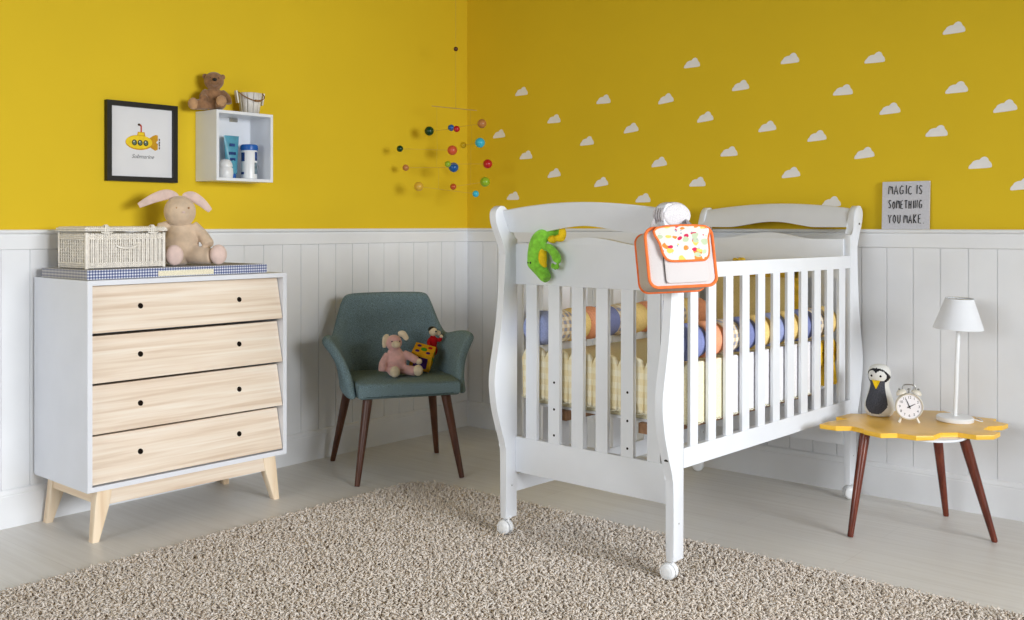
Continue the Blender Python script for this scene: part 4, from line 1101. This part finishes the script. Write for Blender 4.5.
# ------------------------------------------------------------------ yellow side table
TZ = .400
tbl = thing('side_table', 'low yellow side table with zigzag honeycomb top and dark splayed legs', 'table', (2.66, -.38, 0))
TO = [(2.385, -0.634), (2.449, -0.636), (2.494, -0.596), (2.545, -0.615), (2.555, -0.634), (2.624, -0.659), (2.668, -0.615), (2.736, -0.621), (2.782, -0.575), (2.784, -0.506), (2.831, -0.462), (2.896, -0.47), (2.944, -0.424), (2.946, -0.353), (2.883, -0.348), (2.882, -0.272), (2.921, -0.229), (2.926, -0.169), (2.864, -0.142), (2.864, -0.093), (2.78, -0.101), (2.73, -0.101), (2.686, -0.071), (2.656, -0.05), (2.595, -0.084), (2.535, -0.119), (2.491, -0.206), (2.422, -0.331), (2.389, -0.347), (2.375, -0.455), (2.43, -0.466), (2.389, -0.555)]
TO = [(x - 2.66, y + .38) for x, y in TO]
b = MB(); b.prism(TO, .017, None, bevel=.0012, z0=TZ - .017)
for f in b.bm.faces:
    if abs(f.normal.z) < .5: f.material_index = 1
b.bm.normal_update()
for f in b.bm.faces:
    f.material_index = 0 if abs(f.normal.z) > .6 else 1
b.build('tabletop', [M['yellow_top'], M['yellow_rim']], tbl, sharp=25)
b = MB(); b.prism([(x * .78, y * .82) for x, y in rrect(.50, .50, .16, 6)], .008, None, bevel=.001, z0=TZ - .0255); b.build('underplate', M['lacquer'], tbl)['label'] = 'white plate under the top'
for (fx, fy, tx, ty) in ((2.505, -.641, 2.518, -.527), (2.930, -.361, 2.843, -.428), (2.690, -.132, 2.680, -.222)):
    a_, c_ = Vector((fx - 2.66, fy + .38, 0)), Vector((tx - 2.66, ty + .38, TZ - .026)); d_ = c_ - a_
    b = MB(); b.tube([a_, a_ + d_ * .015, a_ + d_ * .5, a_ + d_ * .9, c_], [.0095, .011, .0155, .0190, .0185], 20); b.build('leg', M['mahogany'], tbl)

# lamp
lp = thing('table_lamp', 'white table lamp with conical shade standing on the yellow side table', 'lamp', (2.756, -.243, TZ + .0005), rot=(0, math.radians(2.0), 0))
b = MB(); b.lathe([(0, 0), (.064, 0), (.067, .003), (.067, .014), (.064, .018), (.02, .020), (0, .020)], None, 40); b.build('base', M['plastic'], lp)
b = MB(); b.lathe([(0, .02), (.0080, .02), (.0080, .345), (.006, .350), (.006, .415), (0, .415)], None, 18); b.build('pole', M['plastic'], lp)
M['shade'] = plain('lamp_shade_cloth', (232, 234, 238), .8, .2, .01)
b = MB(); b.lathe([(.0895, .353), (.0905, .355), (.050, .470), (.048, .470), (.087, .356), (.0895, .353)], None, 48, matf=lambda i, j: 0); b.build('lamp_shade', M['shade'], lp, flip=True)
b = MB(); b.tube([(.050 * math.cos(a), .050 * math.sin(a), .4695) for a in [2 * PI * i / 36 for i in range(36)]], .0018, 6, closed=True)
for i in range(3): b.tube([(.050 * math.cos(2.1 * i), .050 * math.sin(2.1 * i), .4685), (0, 0, .414)], .0012, 5)
b.build('shade_ring', M['steel'], lp)
b = MB(); b.tube(smooth_path([(.055, .03, .012), (.085, .045, .004), (.070, .09, .003), (.045, .115, .0025)], 6), .002, 6); b.build('cord', M['plastic'], lp)

# penguin: one turned body with painted areas
M['peng_white'] = plain('penguin_white', (226, 226, 222), .6, .3, .03)
M['peng_grey'] = fabric('penguin_grey_knit', (74, 76, 84), .25, 500)
M['peng_black'] = plain('penguin_black', (24, 24, 28), .6, .3, .1)
pg = thing('penguin_toy', 'black and white penguin figure standing at the back of the side table', 'toy', (2.492, -.312, TZ + .0005), math.radians(-88))
pg.scale = (1.18, 1.18, 1.12)
prof = [(0, 0), (.032, 0), (.041, .006), (.0465, .020), (.0472, .038), (.0425, .060), (.035, .085), (.0305, .105), (.031, .118), (.0345, .130), (.0365, .143), (.035, .158), (.029, .170), (.018, .178), (0, .181)]
Pd = [(p[0], p[1]) for p in smooth_path([(r, z, 0) for r, z in prof], 5)]
def pmat(i, j, n=96):
    a = (i + .5) / n * 2 * PI
    if a > PI: a -= 2 * PI
    z = (Pd[j][1] + Pd[min(j + 1, len(Pd) - 1)][1]) / 2; r = Pd[j][0]; s = math.sin(a) * r
    if abs(a) > 1.75: return 0
    hw_ = .037 * math.sqrt(max(0, 1 - ((z - .050) / .041) ** 2)) if z < .050 else max(.024, .037 - (z - .05) * .24)
    if .010 < z < .126 and abs(s) < hw_: return 1
    fz = (z - .141)
    face = ((abs(s) - .0135) / .0165) ** 2 + (fz / .019) ** 2
    if face < 1: return 0
    hood = (s / .036) ** 2 + ((z - .140) / .029) ** 2
    if hood < 1 and z > .121: return 2
    return 0
b = MB(); b.lathe(Pd, None, 96, matf=pmat); b.build('body', [M['peng_white'], M['peng_grey'], M['peng_black']], pg, sharp=60)
b = MB()
b.hexa([(.030, -.001, .098), (.036, -.001, .098), (.036, .001, .098), (.030, .001, .098)], [(.030, -.013, .127), (.040, -.011, .127), (.040, .011, .127), (.030, .013, .127)], bevel=.001)
b.build('beak', M['sun'], pg)['label'] = 'yellow beak'
for sg in (-1, 1):
    b = MB(); b.ell((.0335, sg * .0145, .142), (.0022, .0040, .0040), u=12, v=8); b.build('eye', M['peng_black'], pg)['label'] = 'black eye'

# twin bell alarm clock
M['clock_cream'] = plain('clock_cream', (226, 220, 206), .35, .5, .03)
M['clock_face'] = plain('clock_face', (238, 236, 240), .5, .3, .01)
M['pewter'] = plain('pewter', (150, 150, 146), .3, .5, .1, metal=.8)
ck = thing('alarm_clock', 'cream twin bell alarm clock between the penguin and the lamp on side table', 'clock', (2.632, -.388, TZ + .0005), math.radians(-62))
CZ = .062   # face centre height; local +x is the face direction
b = MB(); b.lathe([(0, -.022), (.040, -.022), (.048, -.016), (.050, -.004), (.050, .014), (.0475, .018), (.0455, .0165), (.0455, .010), (0, .010)], T(0, 0, CZ, ry=PI / 2), 48); b.build('case', M['clock_cream'], ck)
b = MB(); b.lathe([(0, .0105), (.0452, .0105), (.0452, .012), (0, .012)], T(0, 0, CZ, ry=PI / 2), 48); fc = b.build('dial', M['clock_face'], ck)
FMX = Matrix(((0, 0, 1, .0123), (1, 0, 0, 0), (0, 1, 0, CZ), (0, 0, 0, 1)))
for h in range(1, 13):
    a = PI / 2 - 2 * PI * h / 12
    text_mesh('numeral', str(h), .0135, M['ink_black'], fc, FMX @ T(.0345 * math.cos(a), .0345 * math.sin(a), 0), .0001)
b = MB()
for ang, L_, w_ in ((PI / 2 + .40, .033, .0016), (PI / 2 - math.radians(62), .024, .0022)):
    d = Vector((math.cos(ang), math.sin(ang))); n_ = Vector((-d.y, d.x))
    b.prism([tuple(d * -.008 + n_ * w_), tuple(d * -.008 - n_ * w_), tuple(d * L_ - n_ * w_ * .4), tuple(d * L_ + n_ * w_ * .4)], .0006, FMX @ T(0, 0, .0012))
b.lathe([(0, 0), (.0032, 0), (.0032, .0022), (0, .0024)], FMX @ T(0, 0, .0008), 14)
b.build('hands', M['ink_black'], ck)['label'] = 'black clock hands'
for sg in (-1, 1):
    b = MB(); mx = T(0, sg * .026, CZ + .047, rx=-sg * .42); b.lathe([(.0195, 0), (.0195, .003), (.017, .010), (.010, .015), (0, .0165)], mx, 24); b.build('bell', M['clock_cream'], ck)
    b = MB(); b.lathe([(0, 0), (.0042, 0), (.0042, .005), (0, .007)], mx @ T(0, 0, .016), 12); b.build('bell_nut', M['pewter'], ck)
    b = MB(); b.tube([(0, sg * .026, CZ - .040), (.002, sg * .034, .004), (.002, sg * .036, .0)], [.0045, .005, .0055], 10); b.build('foot', M['clock_cream'], ck)
b = MB(); b.tube(smooth_path([(0, -.024, CZ + .062), (0, -.020, CZ + .078), (0, 0, CZ + .082), (0, .020, CZ + .078), (0, .024, CZ + .062)], 5), .0022, 8); b.build('carry_handle', M['pewter'], ck)
b = MB(); b.tube([(0, 0, CZ + .049), (0, 0, CZ + .062)], .0016, 8); b.ell((0, 0, CZ + .064), (.004, .006, .004)); b.build('hammer', M['pewter'], ck)

# ------------------------------------------------------------------ light, sky, camera
def area(name, loc, rot, sx, sy, power, color, spread=180):
    l = bpy.data.lights.new(name, 'AREA'); l.shape = 'RECTANGLE'; l.size = sx; l.size_y = sy; l.energy = power; l.color = color; l.spread = math.radians(spread)
    o = bpy.data.objects.new(name, l); COL.objects.link(o); o.location = loc; o.rotation_euler = rot; return o
area('window_daylight', (RX + .06, (WY0 + WY1) / 2, (WZ0 + WZ1) / 2), (0, math.radians(90 - 14), 0), WZ1 - WZ0, WY1 - WY0, 88, (.93, .962, 1.0), 86)   # window daylight, beam narrowed and tilted down to dim the wall tops
area('window_daylight_front', ((FX0 + FX1) / 2, RY - .06, 1.675), (math.radians(90 - 15), 0, 0), FX1 - FX0, 1.5, 27, (.90, .95, 1.0), 90)
w = bpy.data.worlds.new('sky'); SC.world = w; w.use_nodes = True
bg = w.node_tree.nodes['Background']; sk = w.node_tree.nodes.new('ShaderNodeTexSky'); sk.sky_type = 'HOSEK_WILKIE'
sk.sun_direction = (.2, -.3, .9); sk.turbidity = 5; w.node_tree.links.new(sk.outputs['Color'], bg.inputs['Color']); bg.inputs['Strength'].default_value = .35

cam = bpy.data.cameras.new('camera'); co = bpy.data.objects.new('camera', cam); COL.objects.link(co)
co.location = CAM; co.rotation_euler = (math.radians(90), 0, math.atan2(.64368, .76529))
cam.sensor_fit = 'HORIZONTAL'; cam.sensor_width = 36.0; cam.lens = 1017 / 1024 * 36.0
cam.shift_x = 0.0; cam.shift_y = -(310 - 225) / 1024.0
cam.clip_start = .05
SC.camera = co
vs = SC.view_settings; vs.view_transform = 'Standard'; vs.look = 'None'; vs.gamma = 1.0; vs.use_curve_mapping = False; vs.exposure = 0.0
